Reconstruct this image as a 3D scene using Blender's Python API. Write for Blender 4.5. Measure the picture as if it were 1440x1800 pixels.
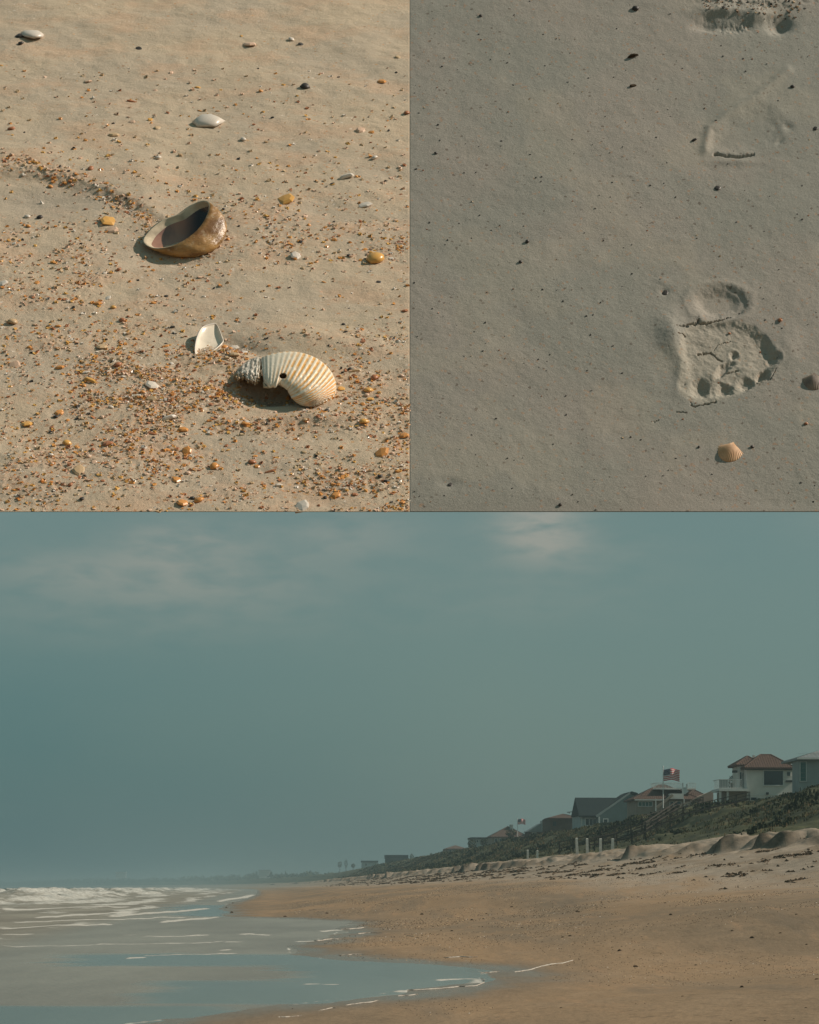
import bpy, math, random
import numpy as np
from mathutils import Vector, Matrix
for o in list(bpy.data.objects): bpy.data.objects.remove(o)
S = bpy.context.scene
random.seed(7); RNG = np.random.default_rng(7)
# ------------------------------------------------------------------ camera, sky, sun
FOC, HY, EYE = 4000.0, 1560.0, 1.7          # focal length in photo pixels, horizon row, eye height (m)
cd = bpy.data.cameras.new('camera'); cam = bpy.data.objects.new('camera', cd); S.collection.objects.link(cam)
cam.location = (0, 0, EYE); cam.rotation_euler = (math.radians(90), 0, 0)
cd.sensor_fit = 'HORIZONTAL'; cd.sensor_width = 36; cd.lens = 36*FOC/1440
cd.shift_y = (HY-900)/1440; cd.clip_start = .05; cd.clip_end = 60000
S.camera = cam
S.render.resolution_x, S.render.resolution_y = 819, 1024
SUN_EL, SUN_AZ = math.radians(40), math.radians(90)      # azimuth measured from +Y towards +X
L = Vector((math.cos(SUN_EL)*math.sin(SUN_AZ), math.cos(SUN_EL)*math.cos(SUN_AZ), math.sin(SUN_EL)))
sd = bpy.data.lights.new('sun', 'SUN'); sd.energy = 4.6; sd.angle = math.radians(.6); sd.color = (1, .87, .74)
so = bpy.data.objects.new('sun', sd); S.collection.objects.link(so); so.rotation_euler = L.to_track_quat('Z', 'Y').to_euler()
W = bpy.data.worlds.new("World"); S.world = W; W.use_nodes = True
def world():
    nt = W.node_tree; N = nt.nodes; K = nt.links; N.clear()
    out = N.new('ShaderNodeOutputWorld'); bg = N.new('ShaderNodeBackground'); K.new(bg.outputs[0], out.inputs[0])
    sky = N.new('ShaderNodeTexSky'); sky.sky_type = 'NISHITA'; sky.sun_disc = False
    sky.sun_elevation = SUN_EL; sky.sun_rotation = SUN_AZ; sky.dust_density = 3; sky.air_density = 1.2
    bg.inputs[1].default_value = .08
    tc = N.new('ShaderNodeTexCoord'); sp = N.new('ShaderNodeSeparateXYZ'); K.new(tc.outputs['Generated'], sp.inputs[0])
    def M(op, a, b=0, c=None, clamp=False):
        n = N.new('ShaderNodeMath'); n.operation = op; n.use_clamp = clamp
        for i, v in enumerate((a, b, c)):
            if v is None: continue
            if isinstance(v, (int, float)): n.inputs[i].default_value = v
            else: K.new(v, n.inputs[i])
        return n.outputs[0]
    def mix(f, a, b, bt='MIX'):
        n = N.new('ShaderNodeMix'); n.data_type = 'RGBA'; n.blend_type = bt
        for i, v in ((0, f), (6, a), (7, b)):
            if isinstance(v, (int, float)): n.inputs[i].default_value = v
            elif isinstance(v, tuple): n.inputs[i].default_value = (*v, 1)
            else: K.new(v, n.inputs[i])
        return n.outputs[2]
    az = M('ARCTAN2', sp.outputs[0], sp.outputs[1]); el = M('ARCSINE', sp.outputs[2])
    azd = M('MULTIPLY', az, 57.2958); eld = M('MULTIPLY', el, 57.2958)
    # grey teal of a hazy sea sky, deeper and bluer low over the sea
    k = 1/.08
    hazec = tuple(v*k for v in (.154, .224, .222)); seac = tuple(v*k for v in (.058, .150, .178)); high = tuple(v*k for v in (.132, .214, .208))
    side = M('MULTIPLY_ADD', azd, -.085, .20, True)          # 1 over the sea (left) .. 0 inland
    low = M('MULTIPLY_ADD', eld, -.16, 1.45, True)
    c = mix(M('MULTIPLY', side, low), hazec, seac)
    c = mix(M('MULTIPLY', eld, .02, None, True), c, high)
    cv = N.new('ShaderNodeCombineXYZ'); K.new(azd, cv.inputs[0]); K.new(M('MULTIPLY', eld, 3.0), cv.inputs[1])
    def noise(scale, det, dist=0.0, rough=.5):
        n = N.new('ShaderNodeTexNoise'); n.inputs['Scale'].default_value = scale; n.inputs['Detail'].default_value = det
        n.inputs['Roughness'].default_value = rough; n.inputs['Distortion'].default_value = dist
        K.new(cv.outputs[0], n.inputs['Vector']); return n.outputs['Fac']
    n1 = noise(.28, 5, .4); n2 = noise(.10, 3); n3 = noise(.8, 5, .2, .5)
    veil = M('MULTIPLY_ADD', n2, 1.6, -.55, True)
    c = mix(M('MULTIPLY', veil, .40), c, tuple(v*k for v in (.185, .245, .225)))
    # soft cumulus patches that stand in the sky over the sea and the shore
    blobs = [(-7.0, 6.7, 5.5, .7, .22), (3.0, 7.2, 3.5, .7, .15), (-5.7, 8.55, 1.75, .55, .75), (-5.6, 7.6, 3.6, .65, .5), (-1.7, 8.8, 2.2, .75, .45), (3.25, 9.05, 1.05, .70, 1.5), (4.2, 8.3, 2.2, .6, .3), (-8.6, 7.9, 2.6, .5, .3),
             (-14, 9.5, 3, .8, .7), (14, 9.3, 3, .9, .7), (9, 12, 4, 1.2, .8), (-6, 13, 4, 1.2, .8), (22, 11, 5, 1.3, .7), (-24, 12, 5, 1.3, .7)]
    tot = None
    for a0, e0, ra, re, amp in blobs:
        dx = M('DIVIDE', M('SUBTRACT', azd, a0), ra); dy = M('DIVIDE', M('SUBTRACT', eld, e0), re)
        r2 = M('ADD', M('MULTIPLY', dx, dx), M('MULTIPLY', dy, dy))
        g = M('MULTIPLY', M('POWER', 2.718, M('MULTIPLY', r2, -1.0)), amp)
        tot = g if tot is None else M('ADD', tot, g)
    nn = M('MULTIPLY_ADD', M('MULTIPLY_ADD', n3, .65, M('MULTIPLY', n1, .5)), 3.2, -1.10, True)
    cl = M('MULTIPLY', tot, nn, None, True)
    c = mix(M('MULTIPLY', cl, .85), c, tuple(v*k for v in (.40, .36, .31)))
    c = mix(.25, c, mix(1.0, sky.outputs[0], (.64, .98, .84), 'MULTIPLY'))
    K.new(c, bg.inputs[0])
world()
S.view_settings.view_transform = 'Standard'; S.view_settings.look = 'None'; S.view_settings.gamma = 1
S.view_settings.exposure = 0; S.view_settings.use_curve_mapping = False
S.render.engine = 'CYCLES'; S.cycles.volume_bounces = 1; S.cycles.max_bounces = 8

# ------------------------------------------------------------------ helpers
COL = S.collection
def link(o, parent=None):
    COL.objects.link(o)
    if parent: o.parent = parent
    return o
def tag(o, label=None, cat=None, group=None, kind=None):
    if label: o['label'] = label
    if cat: o['category'] = cat
    if group: o['group'] = group
    if kind: o['kind'] = kind
    return o
def empty(name, loc=(0, 0, 0), rz=0.0, label=None, cat=None, group=None):
    o = bpy.data.objects.new(name, None); o.empty_display_size = .1; link(o)
    o.location = loc; o.rotation_euler = (0, 0, rz); return tag(o, label, cat, group)
def npmesh(name, V, F, mats, parent=None, smooth=True, midx=None, attrs=None):
    """V (n,3) array, F (m,4) or (m,3) int array"""
    V = np.asarray(V, dtype=np.float32); F = np.asarray(F, dtype=np.int32)
    me = bpy.data.meshes.new(name); me.vertices.add(len(V)); me.vertices.foreach_set('co', V.ravel())
    k = F.shape[1]; me.loops.add(F.size); me.loops.foreach_set('vertex_index', F.ravel())
    me.polygons.add(len(F)); me.polygons.foreach_set('loop_start', np.arange(0, F.size, k, dtype=np.int32))
    me.polygons.foreach_set('loop_total', np.full(len(F), k, dtype=np.int32))
    if midx is not None: me.polygons.foreach_set('material_index', np.asarray(midx, dtype=np.int32))
    me.polygons.foreach_set('use_smooth', np.full(len(F), smooth))
    for m in (mats if isinstance(mats, list) else [mats]): me.materials.append(m)
    me.update(calc_edges=True)
    for an, av in (attrs or {}).items():
        a = me.attributes.new(an, 'FLOAT', 'POINT'); a.data.foreach_set('value', np.asarray(av, dtype=np.float32).ravel())
    o = bpy.data.objects.new(name, me); return link(o, parent)
class MB:
    def __init__(s): s.v = []; s.f = []; s.m = []
    def add(s, vs, fs, m=0):
        b = len(s.v); s.v += [tuple(v) for v in vs]; s.f += [tuple(b+i for i in f) for f in fs]; s.m += [m]*len(fs); return s
    def box(s, x0, x1, y0, y1, z0, z1, m=0):
        return s.add([(x0,y0,z0),(x1,y0,z0),(x1,y1,z0),(x0,y1,z0),(x0,y0,z1),(x1,y0,z1),(x1,y1,z1),(x0,y1,z1)],
                     [(0,3,2,1),(4,5,6,7),(0,1,5,4),(1,2,6,5),(2,3,7,6),(3,0,4,7)], m)
    def bar(s, a, b, r, r2=None, n=6, m=0):
        a = Vector(a); b = Vector(b); r2 = r if r2 is None else r2
        z = (b-a).normalized(); x = z.orthogonal().normalized(); y = z.cross(x)
        vs = [a+(x*math.cos(t)+y*math.sin(t))*r for t in [2*math.pi*i/n for i in range(n)]]
        vs += [b+(x*math.cos(t)+y*math.sin(t))*r2 for t in [2*math.pi*i/n for i in range(n)]]
        fs = [(i, (i+1) % n, n+(i+1) % n, n+i) for i in range(n)] + [tuple(reversed(range(n))), tuple(range(n, 2*n))]
        return s.add(vs, fs, m)
    def build(s, name, mats, parent=None, smooth=False):
        me = bpy.data.meshes.new(name); me.from_pydata(s.v, [], s.f)
        for m in (mats if isinstance(mats, list) else [mats]): me.materials.append(m)
        me.polygons.foreach_set('material_index', s.m)
        if smooth: me.polygons.foreach_set('use_smooth', [True]*len(s.f))
        me.update(); return link(bpy.data.objects.new(name, me), parent)
def _hash(ix, iy, seed):
    h = (ix.astype(np.int64)*374761393 + iy.astype(np.int64)*668265263 + seed*144269) & 0xffffffff
    h = ((h ^ (h >> 13))*1274126177) & 0xffffffff
    return ((h ^ (h >> 16)) & 0xffff)/65535.0
def vnoise(x, y, seed=0):
    ix = np.floor(x); iy = np.floor(y); fx = x-ix; fy = y-iy
    fx = fx*fx*(3-2*fx); fy = fy*fy*(3-2*fy)
    a = _hash(ix, iy, seed); b = _hash(ix+1, iy, seed); c = _hash(ix, iy+1, seed); d = _hash(ix+1, iy+1, seed)
    return (a*(1-fx)+b*fx)*(1-fy)+(c*(1-fx)+d*fx)*fy
def fbm(x, y, seed=0, oct=4):
    x = np.asarray(x, dtype=float); y = np.asarray(y, dtype=float)
    t = 0; a = .5; n = 0
    for i in range(oct):
        t = t + a*vnoise(x*2**i+i*17.3, y*2**i-i*9.1, seed+i); n += a; a *= .5
    return t/n
def sstep(a, b, x):
    t = np.clip((x-a)/(b-a), 0, 1); return t*t*(3-2*t)
def polydist(px, py, pts):
    d = np.full(np.shape(px), 1e9)
    for (x0, y0), (x1, y1) in zip(pts[:-1], pts[1:]):
        dx, dy = x1-x0, y1-y0; t = np.clip(((px-x0)*dx+(py-y0)*dy)/(dx*dx+dy*dy+1e-9), 0, 1)
        d = np.minimum(d, np.hypot(px-x0-t*dx, py-y0-t*dy))
    return d

# ------------------------------------------------------------------ materials
def mat(name, col=(.5, .5, .5), rough=.8, spec=.3, metal=0, var=0.0, vscale=5, bump=0.0, bscale=50, bdist=.01, col2=None, coat=0.0, transl=0.0):
    m = bpy.data.materials.new(name); m.use_nodes = True; N = m.node_tree.nodes; K = m.node_tree.links
    p = N['Principled BSDF']; p.inputs['Base Color'].default_value = (*col, 1); p.inputs['Roughness'].default_value = rough
    p.inputs['Specular IOR Level'].default_value = spec; p.inputs['Metallic'].default_value = metal; p.inputs['Coat Weight'].default_value = coat
    tc = N.new('ShaderNodeTexCoord')
    if var or col2:
        n = N.new('ShaderNodeTexNoise'); n.inputs['Scale'].default_value = vscale; n.inputs['Detail'].default_value = 6; K.new(tc.outputs['Object'], n.inputs['Vector'])
        r = N.new('ShaderNodeValToRGB'); r.color_ramp.elements[0].position = .35; r.color_ramp.elements[1].position = .65
        c2 = col2 or tuple(c*(1-var) for c in col)
        r.color_ramp.elements[0].color = (*c2, 1); r.color_ramp.elements[1].color = (*tuple(min(1, c*(1+var*.5)) for c in col), 1)
        K.new(n.outputs['Fac'], r.inputs[0]); K.new(r.outputs[0], p.inputs['Base Color'])
    if bump:
        n = N.new('ShaderNodeTexNoise'); n.inputs['Scale'].default_value = bscale; n.inputs['Detail'].default_value = 6; K.new(tc.outputs['Object'], n.inputs['Vector'])
        b = N.new('ShaderNodeBump'); b.inputs['Strength'].default_value = bump; b.inputs['Distance'].default_value = bdist
        K.new(n.outputs['Fac'], b.inputs['Height']); K.new(b.outputs[0], p.inputs['Normal'])
    return m
class NT:
    """small node-tree helper"""
    def __init__(s, name):
        s.m = bpy.data.materials.new(name); s.m.use_nodes = True; s.N = s.m.node_tree.nodes; s.K = s.m.node_tree.links
        s.p = s.N['Principled BSDF']; s.tc = s.N.new('ShaderNodeTexCoord'); s.obj = s.tc.outputs['Object']
    def _in(s, sock, v):
        if isinstance(v, tuple): sock.default_value = (*v, 1) if len(sock.default_value) == 4 else v
        elif isinstance(v, (int, float)): sock.default_value = v
        else: s.K.new(v, sock)
    def M(s, op, a, b=0.0, c=None, clamp=False):
        n = s.N.new('ShaderNodeMath'); n.operation = op; n.use_clamp = clamp
        for i, v in enumerate((a, b, c)):
            if v is not None: s._in(n.inputs[i], v)
        return n.outputs[0]
    def mix(s, f, a, b, bt='MIX'):
        n = s.N.new('ShaderNodeMix'); n.data_type = 'RGBA'; n.blend_type = bt
        s._in(n.inputs[0], f); s._in(n.inputs[6], a); s._in(n.inputs[7], b); return n.outputs[2]
    def noise(s, scale, det=4, rough=.5, vec=None, stretch=None, dist=0.0):
        v = vec or s.obj
        if stretch:
            mp = s.N.new('ShaderNodeMapping'); mp.inputs['Scale'].default_value = stretch; s.K.new(v, mp.inputs[0]); v = mp.outputs[0]
        n = s.N.new('ShaderNodeTexNoise'); n.inputs['Scale'].default_value = scale; n.inputs['Detail'].default_value = det
        n.inputs['Roughness'].default_value = rough; n.inputs['Distortion'].default_value = dist; s.K.new(v, n.inputs['Vector']); return n.outputs['Fac']
    def voro(s, scale, out='Distance', stretch=None):
        v = s.obj
        if stretch:
            mp = s.N.new('ShaderNodeMapping'); mp.inputs['Scale'].default_value = stretch; s.K.new(v, mp.inputs[0]); v = mp.outputs[0]
        n = s.N.new('ShaderNodeTexVoronoi'); n.inputs['Scale'].default_value = scale; s.K.new(v, n.inputs['Vector']); return n.outputs[out]
    def attr(s, name):
        n = s.N.new('ShaderNodeAttribute'); n.attribute_name = name; return n.outputs['Fac']
    def th(s, x, a, b):
        n = s.N.new('ShaderNodeMapRange'); n.interpolation_type = 'SMOOTHSTEP'
        s._in(n.inputs[0], x); n.inputs[1].default_value = a; n.inputs[2].default_value = b; return n.outputs[0]
    def bump(s, h, st, dist):
        b = s.N.new('ShaderNodeBump'); b.inputs['Strength'].default_value = st; b.inputs['Distance'].default_value = dist
        s.K.new(h, b.inputs['Height']); s.K.new(b.outputs[0], s.p.inputs['Normal'])
    def done(s, col, rough=.9, spec=.2):
        s._in(s.p.inputs['Base Color'], col); s._in(s.p.inputs['Roughness'], rough); s._in(s.p.inputs['Specular IOR Level'], spec); return s.m

def mat_sand_left():
    t = NT('damp_shelly_sand')
    c = t.mix(t.th(t.noise(9, 3), .35, .65), (.535, .425, .305), (.475, .39, .295))
    c = t.mix(t.M('MULTIPLY', t.th(t.noise(14, 5, .65, stretch=(1, 1.6, 1)), .46, .66), .65), c, (.56, .38, .255))
    hs = t.attr('hash')                                              # where shell grit lies thick
    grain = t.noise(1700, 3, .7)
    c = t.mix(t.M('MULTIPLY', t.th(grain, .5, .72), .55), c, (.30, .25, .18))
    c = t.mix(t.M('MULTIPLY', t.th(t.noise(1300, 2, .6), .60, .72), .5), c, (.74, .66, .52))
    vc = t.voro(520, 'Color'); sepn = t.N.new('ShaderNodeSeparateColor'); t.K.new(vc, sepn.inputs[0])
    sel = t.th(t.M('ADD', sepn.outputs[0], t.M('MULTIPLY', hs, .34)), .97, 1.0)
    ramp = t.N.new('ShaderNodeValToRGB'); cr = ramp.color_ramp; cr.interpolation = 'CONSTANT'
    cols = [(.52, .25, .12), (.58, .34, .17), (.62, .48, .34), (.34, .19, .11), (.62, .38, .25), (.70, .60, .50)]
    cr.elements[0].color = (*cols[0], 1); cr.elements[1].position = .2; cr.elements[1].color = (*cols[1], 1)
    for i in range(2, 6): e = cr.elements.new(i/6+.05); e.color = (*cols[i], 1)
    t.K.new(sepn.outputs[1], ramp.inputs[0])
    c = t.mix(t.M('MULTIPLY', sel, .75), c, ramp.outputs[0])
    c = t.mix(t.M('MULTIPLY', hs, .30), c, (.50, .29, .17))
    c = t.mix(t.M('MULTIPLY', t.attr('wet'), .5), c, (.36, .32, .27))
    h = t.M('ADD', t.M('MULTIPLY', grain, .8), t.M('MULTIPLY', t.noise(420, 5, .6), 1.3))
    t.bump(h, .55, .0011)
    return t.done(c, .82, .25)
def mat_sand_right():
    t = NT('grey_packed_sand')
    c = t.mix(t.th(t.noise(4.5, 4), .4, .6), (.310, .298, .262), (.348, .314, .275))
    grain = t.noise(900, 3, .7)
    c = t.mix(t.M('MULTIPLY', t.th(grain, .50, .70), .75), c, (.14, .13, .108))
    c = t.mix(t.M('MULTIPLY', t.th(t.noise(760, 2, .6), .60, .72), .5), c, (.52, .47, .39))
    vc = t.voro(330, 'Color'); sepn = t.N.new('ShaderNodeSeparateColor'); t.K.new(vc, sepn.inputs[0])
    c = t.mix(t.M('MULTIPLY', t.th(sepn.outputs[0], .990, .994), .6), c, (.10, .07, .05))
    c = t.mix(t.M('MULTIPLY', t.th(sepn.outputs[1], .975, .98), .5), c, (.40, .23, .14))
    c = t.mix(t.M('MULTIPLY', t.attr('dry'), .30), c, (.47, .41, .32))
    h = t.M('ADD', grain, t.M('MULTIPLY', t.noise(260, 5, .65), 1.6))
    t.bump(h, .42, .0010)
    return t.done(c, .9, .15)
def mat_ground():
    t = NT('beach_and_dune_ground')
    geo = t.obj
    a = t.noise(.05, 5, .55, stretch=(2.2, .5, 1)); b = t.noise(.6, 5, .6, stretch=(1.5, .5, 1)); f = t.noise(14, 4, .7)
    c = t.mix(t.th(a, .38, .60), (.185, .138, .092), (.270, .182, .108))
    c = t.mix(t.M('MULTIPLY', t.th(b, .45, .7), .45), c, (.300, .215, .140))
    c = t.mix(t.M('MULTIPLY', t.th(t.noise(4.5, 5, .75, stretch=(1, .5, 1)), .54, .66), .5), c, (.115, .080, .052))
    c = t.mix(t.M('MULTIPLY', t.th(f, .5, .75), .55), c, (.10, .065, .040))
    c = t.mix(t.M('MULTIPLY', t.th(t.noise(11, 3, .6), .58, .75), .40), c, (.36, .27, .17))
    band = t.noise(.22, 4, .6, stretch=(2.4, .22, 1))
    c = t.mix(t.M('MULTIPLY', t.th(band, .50, .66), .5), c, (.150, .120, .088))
    c = t.mix(t.M('MULTIPLY', t.th(t.noise(.5, 4, .6, stretch=(3, .3, 1)), .56, .70), .35), c, (.34, .21, .12))
    pale = t.M('MULTIPLY', t.attr('pale'), t.th(t.noise(.25, 4, .6, stretch=(1.5, .4, 1)), .25, .6))
    c = t.mix(pale, c, t.mix(t.th(t.noise(1.3, 5, .6), .4, .65), (.265, .218, .170), (.33, .268, .205)))
    wetm = t.attr('wet')
    c = t.mix(t.M('MULTIPLY', wetm, .75), c, (.135, .105, .075))
    scarp = t.attr('scarp')
    c = t.mix(scarp, c, t.mix(t.th(t.noise(1.2, 6, .65, stretch=(1, 1, 3)), .42, .62), (.075, .060, .042), (.16, .118, .08)))
    veg = t.attr('veg')
    g = t.mix(t.th(t.noise(.16, 6, .65), .40, .62), (.040, .046, .024), (.080, .082, .040))
    g = t.mix(t.M('MULTIPLY', t.th(t.noise(.9, 5, .7), .48, .7), .55), g, (.105, .085, .055))
    vm = t.th(t.M('ADD', veg, t.M('MULTIPLY', t.M('SUBTRACT', t.noise(.5, 5, .6), .5), .9)), .4, .6)
    c = t.mix(vm, c, g)
    t.bump(t.M('ADD', t.noise(1.6, 6, .6, stretch=(1, .35, 1)), t.M('MULTIPLY', t.noise(12, 4, .6), .25)), .55, .10)
    gl = t.th(t.M('ADD', wetm, t.M('MULTIPLY', t.M('SUBTRACT', t.noise(.6, 4, .6, stretch=(1.5, .3, 1)), .5), .8)), .35, 1.0)
    rough = t.M('SUBTRACT', .95, t.M('MULTIPLY', gl, .72))
    return t.done(c, rough, t.M('MULTIPLY_ADD', gl, .35, .15))
def mat_water():
    t = NT('sea_water')
    foam = t.attr('foam'); calm = t.attr('calm')
    fn = t.noise(.35, 8, .68, stretch=(1.3, .30, 1), dist=.6)
    fmask = t.th(t.M('ADD', t.M('MULTIPLY', foam, .72), t.M('MULTIPLY', t.M('SUBTRACT', fn, .5), 1.5)), .38, .60)
    turbid = t.mix(t.th(t.noise(.12, 5, .6, stretch=(1.5, .4, 1)), .35, .65), (.175, .155, .125), (.235, .215, .175))
    deep = (.050, .070, .062)
    base = t.mix(t.attr('deep'), turbid, deep)
    c = t.mix(t.M('MULTIPLY', fmask, t.th(t.noise(1.6, 6, .7, stretch=(1, .4, 1)), .28, .6)), base, (.50, .485, .44))
    ln = t.th(t.M('ADD', t.attr('lace'), t.M('MULTIPLY', t.M('SUBTRACT', t.noise(1.1, 7, .7, stretch=(1.2, .5, 1)), .5), 1.3)), .42, .95)
    ln = t.M('MULTIPLY', ln, t.th(t.attr('lace'), .02, .25))
    c = t.mix(ln, c, (.50, .47, .42)); fmask = t.M('MAXIMUM', fmask, ln)
    film = t.M('MULTIPLY', calm, t.M('SUBTRACT', 1.0, fmask))
    rough = t.M('ADD', t.M('MULTIPLY', t.M('SUBTRACT', 1.0, film), .45), .05)
    wv = t.M('ADD', t.noise(1.4, 6, .6, stretch=(1.4, .5, 1)), t.M('MULTIPLY', t.noise(6, 4, .6), .3))
    b = t.N.new('ShaderNodeBump'); b.inputs['Distance'].default_value = .10
    t.K.new(wv, b.inputs['Height']); t.K.new(t.M('MULTIPLY_ADD', film, -.62, .66), b.inputs['Strength']); t.K.new(b.outputs[0], t.p.inputs['Normal'])
    t.p.inputs['IOR'].default_value = 1.33
    return t.done(c, rough, t.M('MULTIPLY_ADD', film, .35, .2))
def mat_shell_ribbed():
    t = NT('ribbed_shell_cream')
    rib = t.attr('rib')                                               # 1 on the grooves' pigment bands
    n = t.noise(160, 4, .6)
    amt = t.M('MULTIPLY', t.th(rib, .30, .62), t.M('MULTIPLY', t.attr('tint'), t.th(n, .25, .55)))
    c = t.mix(amt, (.80, .71, .57), (.72, .37, .10))
    c = t.mix(t.M('MULTIPLY', t.attr('chalk'), .9), c, t.mix(t.th(t.noise(300, 4), .4, .65), (.34, .29, .24), (.62, .57, .50)))
    c = t.mix(t.M('MULTIPLY', t.th(t.noise(90, 5, .7), .60, .75), .35), c, (.52, .38, .22))
    t.bump(t.noise(420, 5, .6), .35, .0008)
    return t.done(c, .42, .4)
def mat_shell_brown():
    t = NT('brown_shell_skin')
    n = t.noise(45, 5, .6, stretch=(1, 1, 3)); c = t.mix(t.th(n, .35, .65), (.17, .078, .022), (.46, .26, .095))
    c = t.mix(t.M('MULTIPLY', t.th(t.noise(240, 4), .52, .7), .5), c, (.50, .38, .24))
    t.bump(t.M('ADD', t.noise(260, 6, .7), t.noise(60, 4, .6, stretch=(1, 1, 5))), .45, .0012); return t.done(c, .30, .5)
def mat_shell_inner():
    t = NT('shell_inside_purple_brown')
    c = t.mix(t.th(t.noise(38, 4, .6, stretch=(1, .4, 1)), .38, .66), (.36, .19, .13), (.16, .09, .08)); c = t.mix(t.th(t.attr('dark_right'), .35, .65), c, (.018, .014, .020)); t.bump(t.noise(120, 3), .2, .001); return t.done(c, .22, .6)
def mat_roof_tile(name, a, b):
    t = NT(name); c = t.mix(t.th(t.noise(2.2, 5, .7), .38, .62), a, b)
    c = t.mix(t.M('MULTIPLY', t.th(t.voro(2.5), .3, .6), .35), c, tuple(v*.55 for v in a)); t.bump(t.noise(7, 4), .4, .05); return t.done(c, .85, .2)
M = dict(
    tealwall=mat('dark_teal_siding', (.115, .165, .165), .85, .15, var=.12, vscale=.6),
    crumb=mat('damp_sand_crumb', (.30, .215, .16), .9, .1, var=.3, vscale=90),
    wrack=mat('brown_wrack', (.105, .078, .052), .9, .1, var=.4, vscale=3),
    sandL=mat_sand_left(), sandR=mat_sand_right(), ground=mat_ground(), water=mat_water(), ribbed=mat_shell_ribbed(),
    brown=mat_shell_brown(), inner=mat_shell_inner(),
    rim=mat('shell_rim_chalky', (.56, .46, .33), .6, .3, var=.35, vscale=90, bump=.3, bscale=300, bdist=.0008),
    cream=mat('shell_cream', (.78, .68, .55), .3, .5, var=.18, vscale=60, bump=.2, bscale=250, bdist=.0006),
    orange=mat('shell_chip_orange', (.70, .33, .09), .32, .5, col2=(.55, .22, .06), vscale=160),
    amber=mat('shell_chip_amber', (.72, .43, .12), .32, .5, col2=(.60, .28, .07), vscale=160),
    rust=mat('shell_chip_rust', (.46, .19, .09), .4, .4, col2=(.33, .13, .06), vscale=160),
    white=mat('shell_chip_white', (.68, .60, .52), .35, .5, var=.15, vscale=120),
    pink=mat('shell_chip_pink', (.70, .47, .34), .4, .4, col2=(.58, .40, .28), vscale=120),
    tan=mat('shell_chip_tan', (.56, .42, .26), .45, .4, col2=(.44, .28, .15), vscale=120),
    dark=mat('dark_grit', (.055, .045, .040), .5, .4, var=.4, vscale=200),
    weed=mat('dry_seaweed', (.062, .045, .030), .9, .1, var=.4, vscale=30),
    fan_orange=mat('fan_shell_orange', (.66, .42, .25), .5, .3, col2=(.55, .32, .17), vscale=70, bump=.2, bscale=400, bdist=.0005),
    fan_grey=mat('fan_shell_grey', (.33, .25, .19), .5, .3, col2=(.19, .15, .13), vscale=70, bump=.2, bscale=400, bdist=.0005),
    foam=mat('sea_foam_white', (.42, .38, .33), .8, .2, var=.3, vscale=6, bump=.4, bscale=30, bdist=.02),
    tile=mat_roof_tile('clay_roof_tile', (.125, .080, .062), (.088, .058, .047)),
    tile2=mat_roof_tile('dull_clay_roof_tile', (.115, .078, .062), (.085, .058, .047)),
    slate=mat_roof_tile('dark_slate_shingle', (.010, .022, .024), (.007, .015, .017)),
    metalroof=mat('standing_seam_metal_roof', (.17, .19, .19), .5, .4, var=.15, vscale=.8),
    stucco=mat('white_stucco', (.62, .60, .55), .9, .1, var=.10, vscale=.6, bump=.3, bscale=9, bdist=.02),
    greywall=mat('grey_green_siding', (.31, .35, .34), .85, .15, var=.12, vscale=.6),
    paleblue=mat('pale_grey_blue_siding', (.36, .42, .42), .85, .15, var=.12, vscale=.6),
    brownwall=mat('brown_timber_wall', (.10, .070, .050), .85, .15, var=.3, vscale=.9),
    tanwall=mat('tan_stucco', (.30, .25, .20), .9, .1, var=.15, vscale=.6),
    pinkwall=mat('pinkish_render', (.34, .25, .21), .9, .1, var=.15, vscale=.6),
    darkwall=mat('dark_house_wall', (.045, .055, .055), .9, .1, var=.2, vscale=.6),
    trim=mat('white_trim', (.60, .61, .58), .6, .3, var=.08, vscale=2),
    glass=mat('window_glass', (.012, .030, .034), .08, .6),
    tealglass=mat('teal_window_glass', (.015, .10, .085), .1, .6),
    post=mat('white_painted_post', (.70, .68, .62), .7, .2, var=.15, vscale=3),
    wood=mat('weathered_boardwalk_wood', (.062, .055, .046), .9, .1, var=.3, vscale=3),
    leaf=mat('dark_dune_shrub_leaf', (.040, .050, .026), .8, .1, col2=(.028, .037, .019), vscale=1.5),
    leaf2=mat('olive_dune_grass', (.074, .078, .036), .8, .1, col2=(.052, .056, .028), vscale=.6),
    straw=mat('dry_dune_straw', (.155, .118, .066), .9, .1, var=.3, vscale=.8),
    trunk=mat('grey_brown_trunk', (.09, .07, .055), .9, .1, var=.3, vscale=2),
    pole=mat('pale_flag_pole', (.55, .57, .55), .4, .4, var=.05))

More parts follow.
